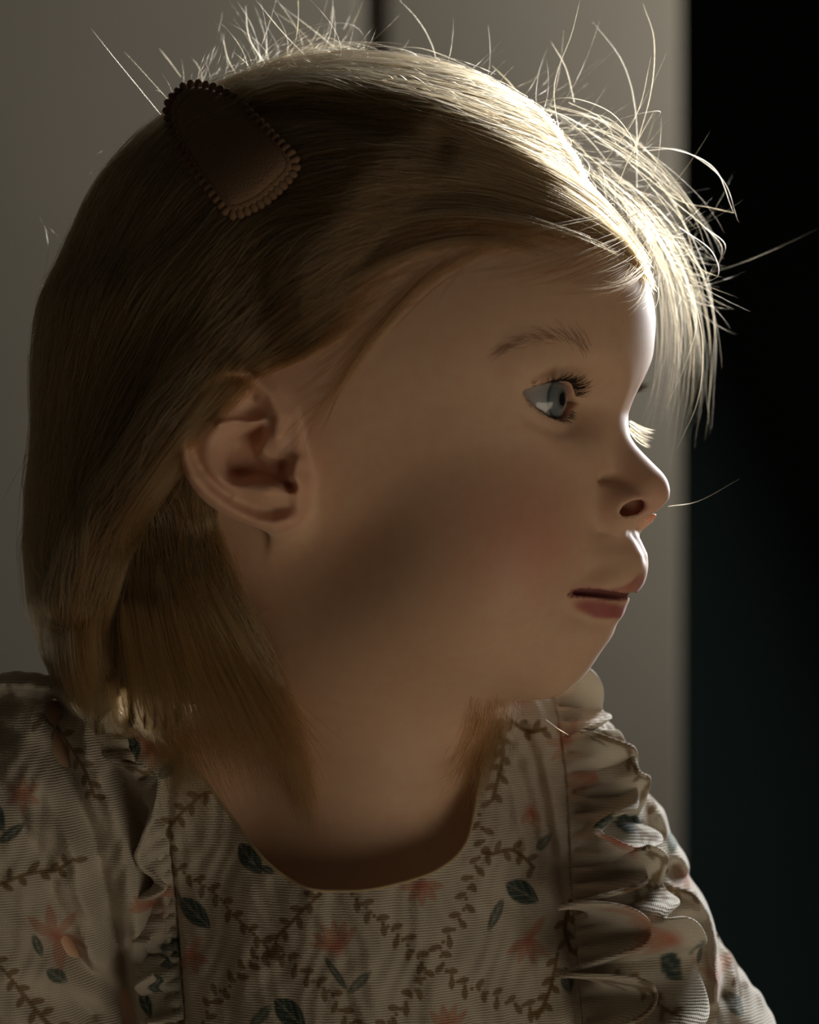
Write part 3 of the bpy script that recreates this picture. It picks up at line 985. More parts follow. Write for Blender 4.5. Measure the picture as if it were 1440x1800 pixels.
# tail on the neck
loose(guided([[(330, 1000), (400, 1130), (470, 1240), (525, 1350), (555, 1470)], [(360, 1000), (430, 1130), (500, 1250), (545, 1360), (565, 1480)],
              [(300, 1000), (370, 1140), (440, 1250), (500, 1340), (540, 1440)]], 500, 1.2, 14, 0.4, both_sdf, 1.6), 0.04, 0.07)
loose(guided([[(230, 980), (240, 1080), (250, 1180), (250, 1265)], [(280, 980), (300, 1090), (330, 1190), (350, 1270)], [(330, 1000), (370, 1120), (410, 1230), (430, 1300)]], 500, 1.6, 14, 0.8, both_sdf, 1.4), 0.04, 0.07)
# far lashes past the bridge of the nose
loose(guided([[(1100, 745, 2), (1120, 765, 0), (1150, 778, -4)], [(1104, 755, 2), (1125, 780, 0), (1148, 792, -4)], [(1104, 738, 2), (1130, 752, 0), (1152, 758, -4)]], 26, 0.5, 8), 0.04, 0.06)
# single hairs that stand off, each drawn where it flies
FLY = [
    [(770, 115), (758, 75), (735, 35), (698, -5)], [(985, 245), (975, 150), (1005, 60), (1020, 0)], [(1010, 180), (995, 120), (968, 72)],
    [(1120, 330), (1118, 200), (1095, 110), (1042, 38)], [(1115, 270), (1145, 160), (1150, 70), (1130, 5)], [(925, 185), (900, 150), (865, 115)],
    [(1060, 290), (1120, 200), (1145, 100)], [(930, 185), (1000, 172), (1070, 195), (1110, 240), (1125, 280)], [(1085, 330), (1110, 270), (1150, 195)],
    [(1130, 265), (1200, 265), (1270, 315), (1298, 390)], [(1090, 260), (1180, 262), (1255, 295), (1290, 375)], [(1110, 290), (1190, 350), (1250, 365), (1295, 375)],
    [(1180, 350), (1240, 400), (1270, 440), (1245, 495)], [(1195, 400), (1250, 440), (1262, 485), (1215, 500)], [(1190, 420), (1230, 470), (1265, 487)],
    [(1120, 330), (1170, 320), (1200, 322)], [(1140, 370), (1180, 340), (1225, 375)], [(620, 110), (560, 60), (495, 10)], [(560, 120), (500, 60), (450, 0)],
    [(318, 135), (300, 110), (280, 85)], [(300, 180), (255, 130), (218, 90)], [(290, 210), (200, 100), (160, 50)], [(420, 140), (400, 100), (392, 60)],
    [(480, 130), (440, 70), (432, 10)], [(650, 130), (700, 95), (720, 70)], [(1175, 890), (1230, 880), (1300, 842)], [(1000, 180), (1060, 210), (1085, 255)],
    [(1150, 480), (1080, 520), (1010, 520), (955, 508)], [(1110, 545), (1060, 566), (1010, 590)], [(1215, 500), (1235, 600), (1228, 700), (1190, 790)],
    [(1200, 470), (1225, 560), (1205, 640), (1170, 720)], [(70, 640), (62, 720), (70, 780)], [(80, 820), (45, 800), (40, 850)], [(60, 780), (25, 840), (5, 880)],
    [(75, 500), (85, 440), (80, 400)], [(880, 1240), (900, 1300), (925, 1338)], [(960, 1265), (980, 1280), (1000, 1292)], [(820, 1225), (835, 1270), (860, 1310)],
    [(450, 1080), (480, 1065), (500, 1050)], [(1240, 400), (1275, 430), (1262, 468)], [(1060, 240), (1090, 210), (1158, 195), (1150, 215)],
]
for g in FLY:
    d = rng.uniform(-22, 12)
    g = np.array([(u, v, d + rng.normal(0, 4)) for u, v in g], float)
    if g[0, 1] > 1000: g[:, 2] += 20
    P = np.array([px_to_mm(*q) for q in spline(g, 18)])
    loose([P], 0.045, 0.075)
# the haze of short hairs along the backlit top
def fuzz(line, n, length, lean, depth):
    c = spline(line, 60)
    T = np.gradient(c, axis=0); T /= np.linalg.norm(T, axis=1, keepdims=True)
    for _ in range(n):
        k = rng.integers(0, 60)
        p = c[k] + rng.normal(0, 5, 2) + np.array([0, rng.uniform(0, 14)])
        nrm = np.array([T[k, 1], -T[k, 0]])
        L = length * min(rng.gamma(2.5, 0.4), 1.5)
        a = rng.normal(lean, 0.6); d = T[k] * math.sin(a) + nrm * math.cos(a)
        bend = rng.normal(0.25, 0.9)
        e = np.array([d[1], -d[0]])
        dd = rng.uniform(*depth)
        P = [px_to_mm(*(p + d * L * t + e * bend * L * t * t), dd + 6 * t * rng.normal()) for t in np.linspace(0, 1, 9)]
        loose([np.array(P)], 0.02, 0.036)
fuzz([(300, 185), (345, 145), (430, 125), (520, 110), (600, 108), (700, 120), (800, 145), (900, 180)], 90, 60, 1.35, (-32, 22))
fuzz([(430, 120), (500, 100), (600, 100)], 60, 75, 1.15, (-30, 10))
fuzz([(880, 175), (960, 215), (1040, 280), (1110, 350), (1170, 430)], 130, 80, 1.45, (-34, 12))
fuzz([(1110, 360), (1170, 430), (1215, 520)], 70, 60, 1.4, (-34, 0))
fuzz([(80, 640), (90, 540), (120, 430), (180, 320), (260, 225)], 70, 40, -1.3, (-10, 20))
loose(guided([[(900, 178, 0), (1000, 212, -4), (1090, 275, -8), (1160, 365, -14), (1218, 470, -20)], [(930, 172, 4), (1040, 196, 0), (1125, 255, -8), (1205, 335, -16), (1262, 440, -24)],
              [(1000, 225, 6), (1090, 270, 0), (1170, 330, -10), (1225, 420, -18), (1240, 520, -24)], [(980, 205, 0), (1060, 205, -4), (1120, 240, -8), (1150, 300, -10)]], 20, 3.2, 18, 5.0), 0.025, 0.045)
loose(guided([[(420, 140, 20), (480, 105, 10), (560, 85, 0), (640, 100, -8)], [(470, 130, 10), (520, 80, 0), (600, 75, -10), (660, 110, -14)], [(540, 115, 5), (600, 95, 0), (690, 105, -6), (780, 138, -10)],
              [(640, 118, 0), (720, 112, 0), (800, 138, -6), (880, 175, -10)]], 60, 2.4, 16, 3.4), 0.028, 0.05)
strand_object('loose_strands', LOOSE, LR, M_HAIR, hair)['kind'] = 'stuff'
# ---------------------------------------------------------------- hair clip: padded felt tongue with a scalloped edge
CLIP = [(294, 200), (299, 176), (312, 160), (332, 149), (356, 148), (382, 156), (412, 172), (438, 197), (467, 225), (497, 255), (520, 284), (516, 306),
        (490, 333), (457, 360), (412, 378), (392, 362), (367, 332), (345, 304), (325, 272), (307, 240)]
clip = bpy.data.objects.new('hair_clip', None); COL.objects.link(clip)
clip['label'] = 'brown felt hair clip with a scalloped edge above the ear'
clip['category'] = 'hair clip'
_c = np.array(CLIP, float)
_cc = np.array([402.0, 262.0])
out = spline(_c, 160, True)
# the clip lies on the hair: a gently bowed plate fitted to the surface under it
g0 = np.array([_cc + (p - _cc) * k for p in out[::8] for k in (0.2, 0.6, 0.95)])
H0 = cast(hair_sdf, g0[:, 0], g0[:, 1])
ok = ~np.isnan(H0[:, 0])
A = lambda u, v: np.stack([np.ones_like(u), u, v, u * u, u * v, v * v], 1)
un = (g0[ok] - _cc) / 100.0
coef, *_r = np.linalg.lstsq(A(un[:, 0], un[:, 1]), -H0[ok, 1], rcond=None)
def clip_pt(p, lift):
    """photo pixel on the clip -> mm, on the fitted surface plus lift towards the outside"""
    p = np.atleast_2d(p); u = (p - _cc) / 100.0
    dep = A(u[:, 0], u[:, 1]) @ coef + lift + 2.6
    return np.array([px_to_mm(a, b, d) for (a, b), d in zip(p, dep)])
clip_origin = clip_pt(_cc, 1.0)[0]
clip.location = clip_origin * MM
M_FELT = noise_paint('brown_felt', (0.27, 0.165, 0.095), (0.31, 0.19, 0.112), 900, 0.95, 0.6, 2600)
M_TRIM = noise_paint('brown_trim', (0.27, 0.165, 0.09), (0.33, 0.20, 0.115), 1500, 0.9, 0.5, 3000)
def clip_mesh(name, V, F, m):
    return mesh_object(name, np.asarray(V) - clip_origin, F, m, clip)
# padded panel: rings from the middle to the rim, then down and under
rings, prof = [], [(0.0, 3.6), (0.25, 3.6), (0.5, 3.55), (0.7, 3.5), (0.82, 3.3), (0.865, 2.7), (0.885, 3.0), (0.93, 2.6), (0.955, 2.0), (0.955, 1.0), (0.5, 0.8)]
V, F = [], []
for k, lift in prof:
    V.append(clip_pt(_cc + (out - _cc) * max(k, 0.02), lift))
n = len(out)
V = np.vstack(V)
for r in range(len(prof) - 1):
    for i in range(n):
        j = (i + 1) % n
        F.append((r * n + i, r * n + j, (r + 1) * n + j, (r + 1) * n + i))
F.append(tuple(range(n))[::-1])
clip_mesh('felt_panel', V, F, M_FELT)
sv, sf = tube(clip_pt(_cc + (out - _cc) * 0.868, 2.9), 0.16, 6, True)
clip_mesh('stitch_line', sv, sf, M_TRIM)
# scallops, one lobe each
d = np.r_[0, np.cumsum(np.linalg.norm(np.diff(np.vstack([out, out[:1]]), axis=0), axis=1))]
ns = int(d[-1] / 13.0)
base = None
for q in range(ns):
    s = (q + 0.5) * d[-1] / ns
    i = np.searchsorted(d, s) - 1
    p = out[i % n]; nx = out[(i + 1) % n] - p
    t = (s - d[i]) / max(d[i + 1] - d[i], 1e-6)
    p = p + nx * t
    c = clip_pt(_cc + (p - _cc) * 0.985, 1.9)[0]
    if base is None:
        bm = bmesh.new(); bmesh.ops.create_icosphere(bm, subdivisions=2, radius=1.0)
        for v in bm.verts:
            if v.co.y < 0: v.co.x *= 0.9
            v.co.z += 0.25 * math.cos(v.co.x * 2.5)
        base = bpy.data.meshes.new('scallop'); bm.to_mesh(base); bm.free()
        base.materials.append(M_TRIM); base.polygons.foreach_set('use_smooth', [True] * len(base.polygons))
    o = bpy.data.objects.new('scallop', base); COL.objects.link(o)
    o.parent = clip
    o.location = (c - clip_origin) * MM
    dx, dz = nx[0], -nx[1]; ang = math.atan2(dz, dx)
    o.rotation_euler = (math.radians(90), -ang, 0)
    w = rng.uniform(0.9, 1.1)
    o.scale = (1.35 * MM * w, 1.75 * MM * w, 1.0 * MM)
# ---------------------------------------------------------------- dress of crinkled cream gauze with a printed trellis of flowers
def upx(P):                                    # flat cloth coordinates: photo-sized pixels in the plane of the chest
    return np.stack([HX + P[:, 0] / S * 1.0 + (720 - HX) * 0.0, HY - P[:, 2] / S], 1)

def cl(px, py, depth=30.0):                    # photo pixel -> cloth coordinates
    p = px_to_mm(px, py, depth)
    return (HX + p[0] / S, HY - p[2] / S)

CREAM = np.array([0.76, 0.70, 0.58])
TEAL = np.array([0.035, 0.085, 0.072]); BROWN = np.array([0.27, 0.175, 0.08]); PINK = np.array([0.62, 0.21, 0.15]); PEACH = np.array([0.68, 0.33, 0.20])
VINES = [
    [(290, 1520), (340, 1550), (380, 1575), (410, 1605), (440, 1628), (470, 1655), (482, 1675)],
    [(565, 1562), (540, 1585), (515, 1612), (490, 1640), (486, 1668)],
    [(358, 1795), (380, 1745), (405, 1730), (430, 1695), (465, 1670), (500, 1667), (530, 1690), (560, 1715), (585, 1730), (605, 1765), (635, 1800)],
    [(620, 1562), (645, 1585), (665, 1605), (690, 1625), (715, 1650), (740, 1680), (747, 1705), (725, 1735), (700, 1765), (680, 1782), (650, 1800)],
    [(845, 1440), (852, 1490), (840, 1520), (825, 1560), (815, 1600), (795, 1635), (775, 1655), (778, 1685), (795, 1712), (822, 1732), (852, 1742), (890, 1765), (925, 1775), (948, 1795)],
    [(850, 1505), (872, 1508), (900, 1506), (925, 1520), (945, 1542)],
    [(385, 1392), (355, 1400), (330, 1420), (308, 1442), (290, 1470), (298, 1510)],
    [(-20, 1552), (20, 1538), (60, 1524), (105, 1522), (140, 1500)],
    [(-15, 1655), (25, 1690), (55, 1735), (85, 1775), (110, 1805)],
    [(985, 1690), (975, 1735), (962, 1770), (945, 1800)],
    [(1110, 1625), (1150, 1602), (1200, 1592), (1245, 1600)],
    [(1090, 1735), (1130, 1760), (1170, 1790), (1210, 1810)],
    [(1150, 1470), (1165, 1510), (1180, 1560), (1170, 1600)],
    [(880, 1290), (890, 1330), (880, 1380), (868, 1420)], [(900, 1275), (935, 1300), (970, 1295)],
    [(60, 1260), (110, 1300), (150, 1350), (170, 1400)], [(1010, 1600), (1000, 1650), (1010, 1690)],
    [(1090, 1300), (1120, 1340), (1150, 1390), (1180, 1450)], [(-90, 1400), (-40, 1440), (-20, 1500), (-40, 1560)],
    [(1290, 1660), (1320, 1720), (1330, 1790)], [(700, 1830), (760, 1850), (830, 1840), (880, 1870)], [(430, 1830), (480, 1860), (560, 1850)],
]
LEAVES = [((420, 1483), (462, 1532), 36, 1), ((460, 1520), (486, 1530), 14, 1), ((313, 1583), (369, 1634), 38, 1), ((487, 1742), (541, 1793), 42, 1), ((482, 1752), (438, 1800), 20, .6),
          ((892, 1563), (952, 1599), 38, 1), ((887, 1588), (858, 1642), 20, .85), ((571, 1666), (617, 1730), 13, .9), ((613, 1730), (656, 1690), 18, .8), ((262, 1690), (306, 1728), 36, .9),
          ((224, 1298), (236, 1345), 26, 1), ((275, 1372), (308, 1340), 22, .8), ((1098, 1462), (1150, 1478), 34, 1), ((1178, 1715), (1224, 1756), 38, 1), ((1252, 1692), (1240, 1725), 18, .8),
          ((948, 1512), (978, 1482), 18, .8), ((997, 1715), (1008, 1765), 24, .9), ((-8, 1395), (22, 1452), 26, 1), ((12, 1470), (55, 1438), 20, .9), ((-15, 1172), (40, 1156), 16, 1), ((70, 1628), (84, 1672), 15, .9),
          ((92, 1692), (122, 1722), 22, .9), ((1078, 1308), (1110, 1345), 26, .8), ((1220, 1490), (1200, 1530), 26, .6), ((1300, 1780), (1330, 1820), 30, .8), ((300, 1560), (318, 1610), 12, .7), ((240, 1750), (262, 1800), 22, 1), ((690, 1830), (720, 1880), 30, 1)]
FLOWERS = [(596, 1655, 52, 95, 1.0, [(-45), (-20), 5, 30, 55, 75]), (933, 1660, 48, -90, 1.0, [-60, -25, 10, 45, 140]), (742, 1548, 40, -90, 1.0, [-80, -40, 0, 40, 80]),
           (333, 1680, 40, -60, 1.0, [-60, -10, 40, 120]), (103, 1640, 62, 110, 1.0, [-10, 25, 170, 200, 230, -60]), (50, 1388, 36, 90, .9, [0, 60, 120, 180, 240, 300]), (262, 1318, 40, 90, .9, [0, 60, 120, 180, 240, 300]),
           (785, 1800, 48, 90, 1.0, [-50, -20, 10, 40]), (940, 1440, 30, -90, .9, [-40, 0, 40]), (1200, 1690, 68, 170, .8, [-20, -5, 10, 25]), (1285, 1750, 44, 90, .7, [-60, 0, 60, 180]), (1010, 1325, 44, 120, .8, [-50, 0, 50, 100]),
           (1060, 1395, 60, 190, .8, [-20, 0, 20]), (1135, 1530, 24, 90, .9, [-40, 0, 40]), (930, 1242, 40, 180, .7, [-20, 0, 20]), (1130, 1270, 36, 90, .5, [0, 90, 180]), (265, 1600, 40, 160, 1.0, [-20, 0, 20, 180]), (1235, 1580, 40, 60, .5, [0, 60, 120]), (-60, 1480, 44, 90, .9, [0, 60, 120, 180])]

def paint(U):
    """colour of the printed cloth at flat coordinates"""
    C = np.tile(CREAM, (len(U), 1))
    x, y = U[:, 0], U[:, 1]
    C *= (1 + 0.05 * np.sin(x * 0.043 + 2 * np.sin(y * 0.017)) + 0.04 * np.sin(y * 0.06 + 1.5 * np.sin(x * 0.031)))[:, None]
    def near(cx, cy, r):
        return np.where((np.abs(x - cx) < r) & (np.abs(y - cy) < r))[0]
    def put(i, w, col):
        C[i] += np.clip(w, 0, 1)[:, None] * (col - C[i])
    def petal(a, b, wid, col, a0, vein=False):
        a = np.array(cl(*a)); b = np.array(cl(*b)); m = (a + b) / 2; L = np.linalg.norm(b - a)
        i = near(m[0], m[1], L)
        if not len(i): return
        d = (b - a) / L
        s = ((x[i] - a[0]) * d[0] + (y[i] - a[1]) * d[1]) / L
        t = (-(x[i] - a[0]) * d[1] + (y[i] - a[1]) * d[0])
        hw = wid / 2 * np.clip(np.sin(np.clip(s, 0, 1) * math.pi) ** 0.75, 0, 1) * (1.15 - 0.3 * s)
        w = a0 * sstep(1.5, -2.5, np.abs(t) - hw) * ((s > 0) & (s < 1))
        if vein: w = w * (1 - 0.30 * np.exp(-(t / 1.6) ** 2) - 0.2 * (np.sin(s * 22 + np.abs(t) * 0.55) > 0.75))
        put(i, w, col)
    for vn in VINES:
        p = np.array([cl(*q) for q in spline(vn, 60)])
        k = 0; acc = 0
        for i_ in range(0, 60, 2):
            q = p[i_]; i = near(q[0], q[1], 9)
            if len(i): put(i, 0.85 * sstep(4.8, 2.4, np.hypot(x[i] - q[0], y[i] - q[1])), BROWN)
        seg = np.r_[0, np.cumsum(np.linalg.norm(np.diff(p, axis=0), axis=1))]
        rs = np.random.default_rng(len(vn) * 131 + int(abs(vn[0][0])))
        for s_ in np.arange(6, seg[-1], 15.5):
            i_ = min(np.searchsorted(seg, s_), 58); q = p[i_]; T = p[i_ + 1] - p[i_]; T /= np.linalg.norm(T) + 1e-9
            k += 1; sd = 1 if k % 2 else -1
            an = math.atan2(T[1], T[0]) + sd * rs.uniform(0.7, 1.2)
            b = q + np.array([math.cos(an), math.sin(an)]) * rs.uniform(19, 25)
            L = np.linalg.norm(b - q); m = (q + b) / 2; i = near(m[0], m[1], L)
            if not len(i): continue
            d = (b - q) / L
            s = ((x[i] - q[0]) * d[0] + (y[i] - q[1]) * d[1]) / L; t = (-(x[i] - q[0]) * d[1] + (y[i] - q[1]) * d[0])
            hw = 6.0 * np.clip(np.sin(np.clip((s - 0.02) / 0.98, 0, 1) * math.pi), 0, 1) ** 0.6
            put(i, 0.85 * sstep(1.2, -1.8, np.abs(t) - hw) * ((s > 0.02) & (s < 1)), BROWN)
    for cx, cy, r, an, a0, pet in FLOWERS:
        for k, da in enumerate(pet):
            t = math.radians(an + da)
            petal((cx, cy), (cx + r * math.cos(t), cy - r * math.sin(t)), 17, PEACH if k % 2 else PEACH * 0.7 + PINK * 0.3, 0.62 * a0)
        q = cl(cx, cy); i = near(q[0], q[1], 26)
        if len(i): put(i, 0.8 * a0 * np.exp(-((x[i] - q[0]) ** 2 + (y[i] - q[1]) ** 2) / 11.0 ** 2), PINK)
    for a, b, wd, a0 in LEAVES:
        petal(a, b, wd, TEAL if a0 > 0.7 else TEAL * 1.8, 0.95 * max(a0, 0.8), True)
    return np.clip(C, 0.01, 1)

def gauze_material():
    m, nt, p = mat_new('printed_gauze')
    at = node(nt, 'ShaderNodeAttribute', attribute_name='print')
    tc = node(nt, 'ShaderNodeTexCoord')
    def wave(direction, scale, dist):
        w = node(nt, 'ShaderNodeTexWave', wave_type='BANDS', bands_direction=direction)
        w.inputs['Scale'].default_value = scale; w.inputs['Distortion'].default_value = dist
        w.inputs['Detail'].default_value = 2; w.inputs['Detail Scale'].default_value = 0.6
        nt.links.new(tc.outputs['Object'], w.inputs['Vector'])
        return w
    wz, wx = wave('Z', 420, 2.2), wave('X', 520, 2.0)
    ad = node(nt, 'ShaderNodeMath', operation='MULTIPLY'); nt.links.new(wz.outputs['Fac'], ad.inputs[0]); nt.links.new(wx.outputs['Fac'], ad.inputs[1])
    ad2 = node(nt, 'ShaderNodeMath', operation='MULTIPLY_ADD'); ad2.inputs[1].default_value = 0.8
    nt.links.new(wz.outputs['Fac'], ad2.inputs[0]); nt.links.new(ad.outputs[0], ad2.inputs[2])
    rg = node(nt, 'ShaderNodeMapRange'); rg.inputs['To Min'].default_value = 0.72; rg.inputs['To Max'].default_value = 1.1; rg.inputs['From Max'].default_value = 1.3
    nt.links.new(ad2.outputs[0], rg.inputs['Value'])
    mx = node(nt, 'ShaderNodeMixRGB', blend_type='MULTIPLY'); mx.inputs[0].default_value = 0.85
    nt.links.new(at.outputs['Color'], mx.inputs[1]); nt.links.new(rg.outputs[0], mx.inputs[2])
    nt.links.new(mx.outputs[0], p.inputs['Base Color'])
    b = node(nt, 'ShaderNodeBump'); b.inputs['Strength'].default_value = 0.5; b.inputs['Distance'].default_value = 0.0004
    nt.links.new(ad2.outputs[0], b.inputs['Height']); nt.links.new(b.outputs[0], p.inputs['Normal'])
    p.inputs['Roughness'].default_value = 0.9
    p.inputs['Specular IOR Level'].default_value = 0.15
    p.inputs['Sheen Weight'].default_value = 0.4; p.inputs['Sheen Roughness'].default_value = 0.4
    # thin cloth lets some of the light through
    tr = node(nt, 'ShaderNodeBsdfTranslucent'); nt.links.new(mx.outputs[0], tr.inputs['Color'])
    ms = node(nt, 'ShaderNodeMixShader'); ms.inputs[0].default_value = 0.22
    nt.links.new(p.outputs[0], ms.inputs[1]); nt.links.new(tr.outputs[0], ms.inputs[2])
    nt.links.new(ms.outputs[0], nt.nodes['Material Output'].inputs['Surface'])
    return m

M_GAUZE = gauze_material()
M_BIND, _nt, _p = mat_new('tan_binding')
_p.inputs['Base Color'].default_value = (0.50, 0.38, 0.22, 1); _p.inputs['Roughness'].default_value = 0.85

def fold_curve(pts, depth, n=16):
    return [tuple(p) for p in spline([(px_to_mm(u, v, depth)[0], px_to_mm(u, v, depth)[2]) for u, v in pts], n)]

# folds of the cloth: (line, width mm, height mm; negative is a valley)
FOLDS = [(fold_curve(l, d), w, h * (1.5 if (l[0][0] < 250 or l[0][0] > 1050) else 1.15)) for l, d, w, h in [
    ([(300, 1330), (292, 1450), (300, 1600), (318, 1800)], 30, 1.6, -2.2), ([(930, 1290), (962, 1420), (985, 1560), (1000, 1700), (1010, 1820)], 20, 1.8, -2.6),
    ([(900, 1320), (935, 1430), (955, 1540)], 20, 2.0, -1.4), ([(880, 1320), (905, 1400), (930, 1500)], 20, 2.0, 1.2),
    ([(945, 1330), (975, 1440), (985, 1520)], 20, 3.0, 1.6),
    ([(70, 1265), (130, 1400), (165, 1520), (190, 1680), (215, 1830)], 40, 2.6, -3.2), ([(110, 1240), (180, 1380), (215, 1500), (235, 1650)], 40, 3.2, 2.6),
    ([(30, 1310), (100, 1410), (140, 1540), (160, 1700)], 40, 3.6, 2.4), ([(-10, 1350), (40, 1440), (90, 1560), (120, 1700), (150, 1800)], 40, 3.0, -1.8),
    ([(0, 1230), (60, 1240), (130, 1270)], 30, 3.0, -2.4), ([(0, 1200), (80, 1215), (150, 1250)], 30, 3.5, 1.8), ([(-20, 1290), (30, 1300), (90, 1330)], 40, 3.0, -1.6),
    ([(200, 1360), (240, 1450), (262, 1560), (255, 1700)], 35, 2.4, -2.6), ([(110, 1660), (160, 1740), (210, 1820)], 40, 3.0, -2.6),
    ([(1090, 1270), (1140, 1360), (1180, 1460), (1215, 1560), (1250, 1660)], -10, 2.4, 1.8), ([(1120, 1300), (1160, 1400), (1195, 1500)], -10, 2.0, -1.8),
    ([(1170, 1440), (1215, 1540), (1235, 1600)], -10, 2.2, 1.8), ([(1180, 1560), (1240, 1590), (1262, 1650), (1258, 1760)], 0, 1.6, 2.6), ([(1200, 1540), (1258, 1590), (1282, 1660), (1280, 1760)], 0, 2.2, -2.8),
    ([(1130, 1640), (1180, 1620), (1240, 1612)], 10, 3.0, 1.4), ([(1120, 1700), (1180, 1660), (1240, 1640)], 10, 3.0, -1.2), ([(1080, 1640), (1100, 1720), (1100, 1800)], 10, 3, -2.4),
    ([(640, 1580), (650, 1680), (655, 1800)], 35, 4, 0.7), ([(760, 1560), (770, 1680), (775, 1800)], 35, 5, 0.8), ([(700, 1570), (705, 1680), (712, 1800)], 35, 4, -0.7), ([(545, 1570), (600, 1690), (650, 1800)], 35, 1.8, 0.8),
    ([(830, 1560), (845, 1680), (850, 1800)], 35, 4, -0.6), ([(420, 1560), (425, 1700), (430, 1800)], 35, 4, 0.6)]]

def cloth_base(Q):
    return smin(smin(torso_sdf(Q), rcone(Q, (-4, 4, -112), (-4, 0, -170), 46, 52), 18), neck_base_sdf(Q) - 3.0, 16) - 1.5

def dress_sdf(Q):
    f = cloth_base(Q)
    m = (np.abs(f) < 12) & (Q[1] < 45)
    if m.any():
        X, Y, Z = Q[0][m], Q[1][m], Q[2][m]
        d = np.zeros(X.shape, np.float32)
        fr = sstep(50, 30, Y)
        for line, w, h in FOLDS:
            xs = [p[0] for p in line]; zs = [p[1] for p in line]
            k = np.where((X > min(xs) - 3 * w) & (X < max(xs) + 3 * w) & (Z > min(zs) - 3 * w) & (Z < max(zs) + 3 * w))[0]
            if len(k): d[k] += h * np.exp(-(seg2(X[k], Z[k], line) / w) ** 2)
        d += 0.45 * np.sin(X * 0.9 + 1.6 * np.sin(Z * 0.21) + 0.8 * np.sin(Z * 0.05)) * np.sin(Z * 0.33 + np.sin(X * 0.23) * 2)
        d += 0.45 * np.sin(X * 0.36 + 0.9 * np.sin(Z * 0.09))
        sl = np.maximum(sstep(-62, -85, X), sstep(76, 92, X))          # more crumpled on the sleeves
        d += sl * (0.8 * np.sin(X * 0.30 + Z * 0.17 + 1.5 * np.sin(Z * 0.13)) + 0.6 * np.sin(Z * 0.45 + X * 0.2 + np.sin(X * 0.3)))
        f[m] -= d * fr
    return f.astype(np.float32)

NECK = [cl_ for cl_ in [(160, 1256), (215, 1266), (264, 1284), (330, 1345), (400, 1430), (470, 1510), (540, 1551), (620, 1556), (700, 1546), (780, 1520), (822, 1480), (842, 1400), (858, 1330), (885, 1250), (905, 1200)]]
NECK_L = [(px_to_mm(u, v, 30)[0], px_to_mm(u, v, 30)[2]) for u, v in map(tuple, spline(NECK, 70))]
NECK_P = NECK_L + [(NECK_L[-1][0] + 30, 20), (NECK_L[0][0] - 30, 20)]

DV, DQ = isosurface(dress_sdf, (-178, -92, -250), (170, 104, -36), 1.0, proj=2)
inn = np.where(DV[:, 1] < 26, poly2(DV[:, 0], DV[:, 2], NECK_P), np.maximum(np.hypot((DV[:, 0] + 8) / 56, (DV[:, 1] - 20) / 60) - 1, -80 - DV[:, 2]) * 20)
kill = (inn[DQ] < 0).all(1) | (DV[DQ][:, :, 2] < -236).any(1)
DQ = DQ[~kill]
# boundary vertices are drawn onto the neckline itself
mv = np.where((inn < 0) & (DV[:, 1] < 26))[0]
mv = mv[np.isin(mv, np.unique(DQ))]
NL = np.array(spline(NECK_L, 600))
if len(mv):
    j = ((DV[mv][:, None, [0, 2]] - NL[None]) ** 2).sum(2).argmin(1)
    DV[mv, 0] = NL[j, 0]; DV[mv, 2] = NL[j, 1]
# finer mesh where the print is seen
def refine(V, Q, sel):
    A, B = Q[sel], Q[~sel]
    E = np.concatenate([A[:, [0, 1]], A[:, [1, 2]], A[:, [2, 3]], A[:, [3, 0]]]); E.sort(1)
    key = E[:, 0].astype(np.int64) * len(V) + E[:, 1]
    u, inv = np.unique(key, return_inverse=True)
    mid = (V[u // len(V)] + V[u % len(V)]) / 2
    n0 = len(V); n1 = n0 + len(u); m = len(A)
    e = inv.reshape(4, m).T + n0
    cen = V[A].mean(1); c = np.arange(m) + n1
    F = np.concatenate([np.stack([A[:, 0], e[:, 0], c, e[:, 3]], 1), np.stack([e[:, 0], A[:, 1], e[:, 1], c], 1), np.stack([c, e[:, 1], A[:, 2], e[:, 2]], 1), np.stack([e[:, 3], c, e[:, 2], A[:, 3]], 1), B])
    return np.vstack([V, mid, cen]), F
mid = DV[DQ].mean(1)
DV, DQ = refine(DV, DQ, (mid[:, 1] < 30) & (mid[:, 2] > -172))
used = np.unique(DQ); remap = np.full(len(DV), -1); remap[used] = np.arange(len(used))
DV = DV[used]; DQ = remap[DQ]
dress = mesh_object('dress', DV, DQ, M_GAUZE, person)
dress['label'] = 'cream gauze dress printed with vines, teal leaves and coral flowers'
vcolor(dress, 'print', paint(upx(DV)))

# binding of the neckline
bp = np.array(NL[::6])
P = np.stack([bp[:, 0], np.full(len(bp), -20.0), bp[:, 1]], 1)
for _ in range(14):                                  # slide along the view depth onto the cloth
    P[:, 1] += np.clip(evalf(dress_sdf, P), -4, 4) * 0.8
bv, bf = tube(P, 0.5, 8)
mesh_object('neck_binding', bv, bf, M_BIND, dress)

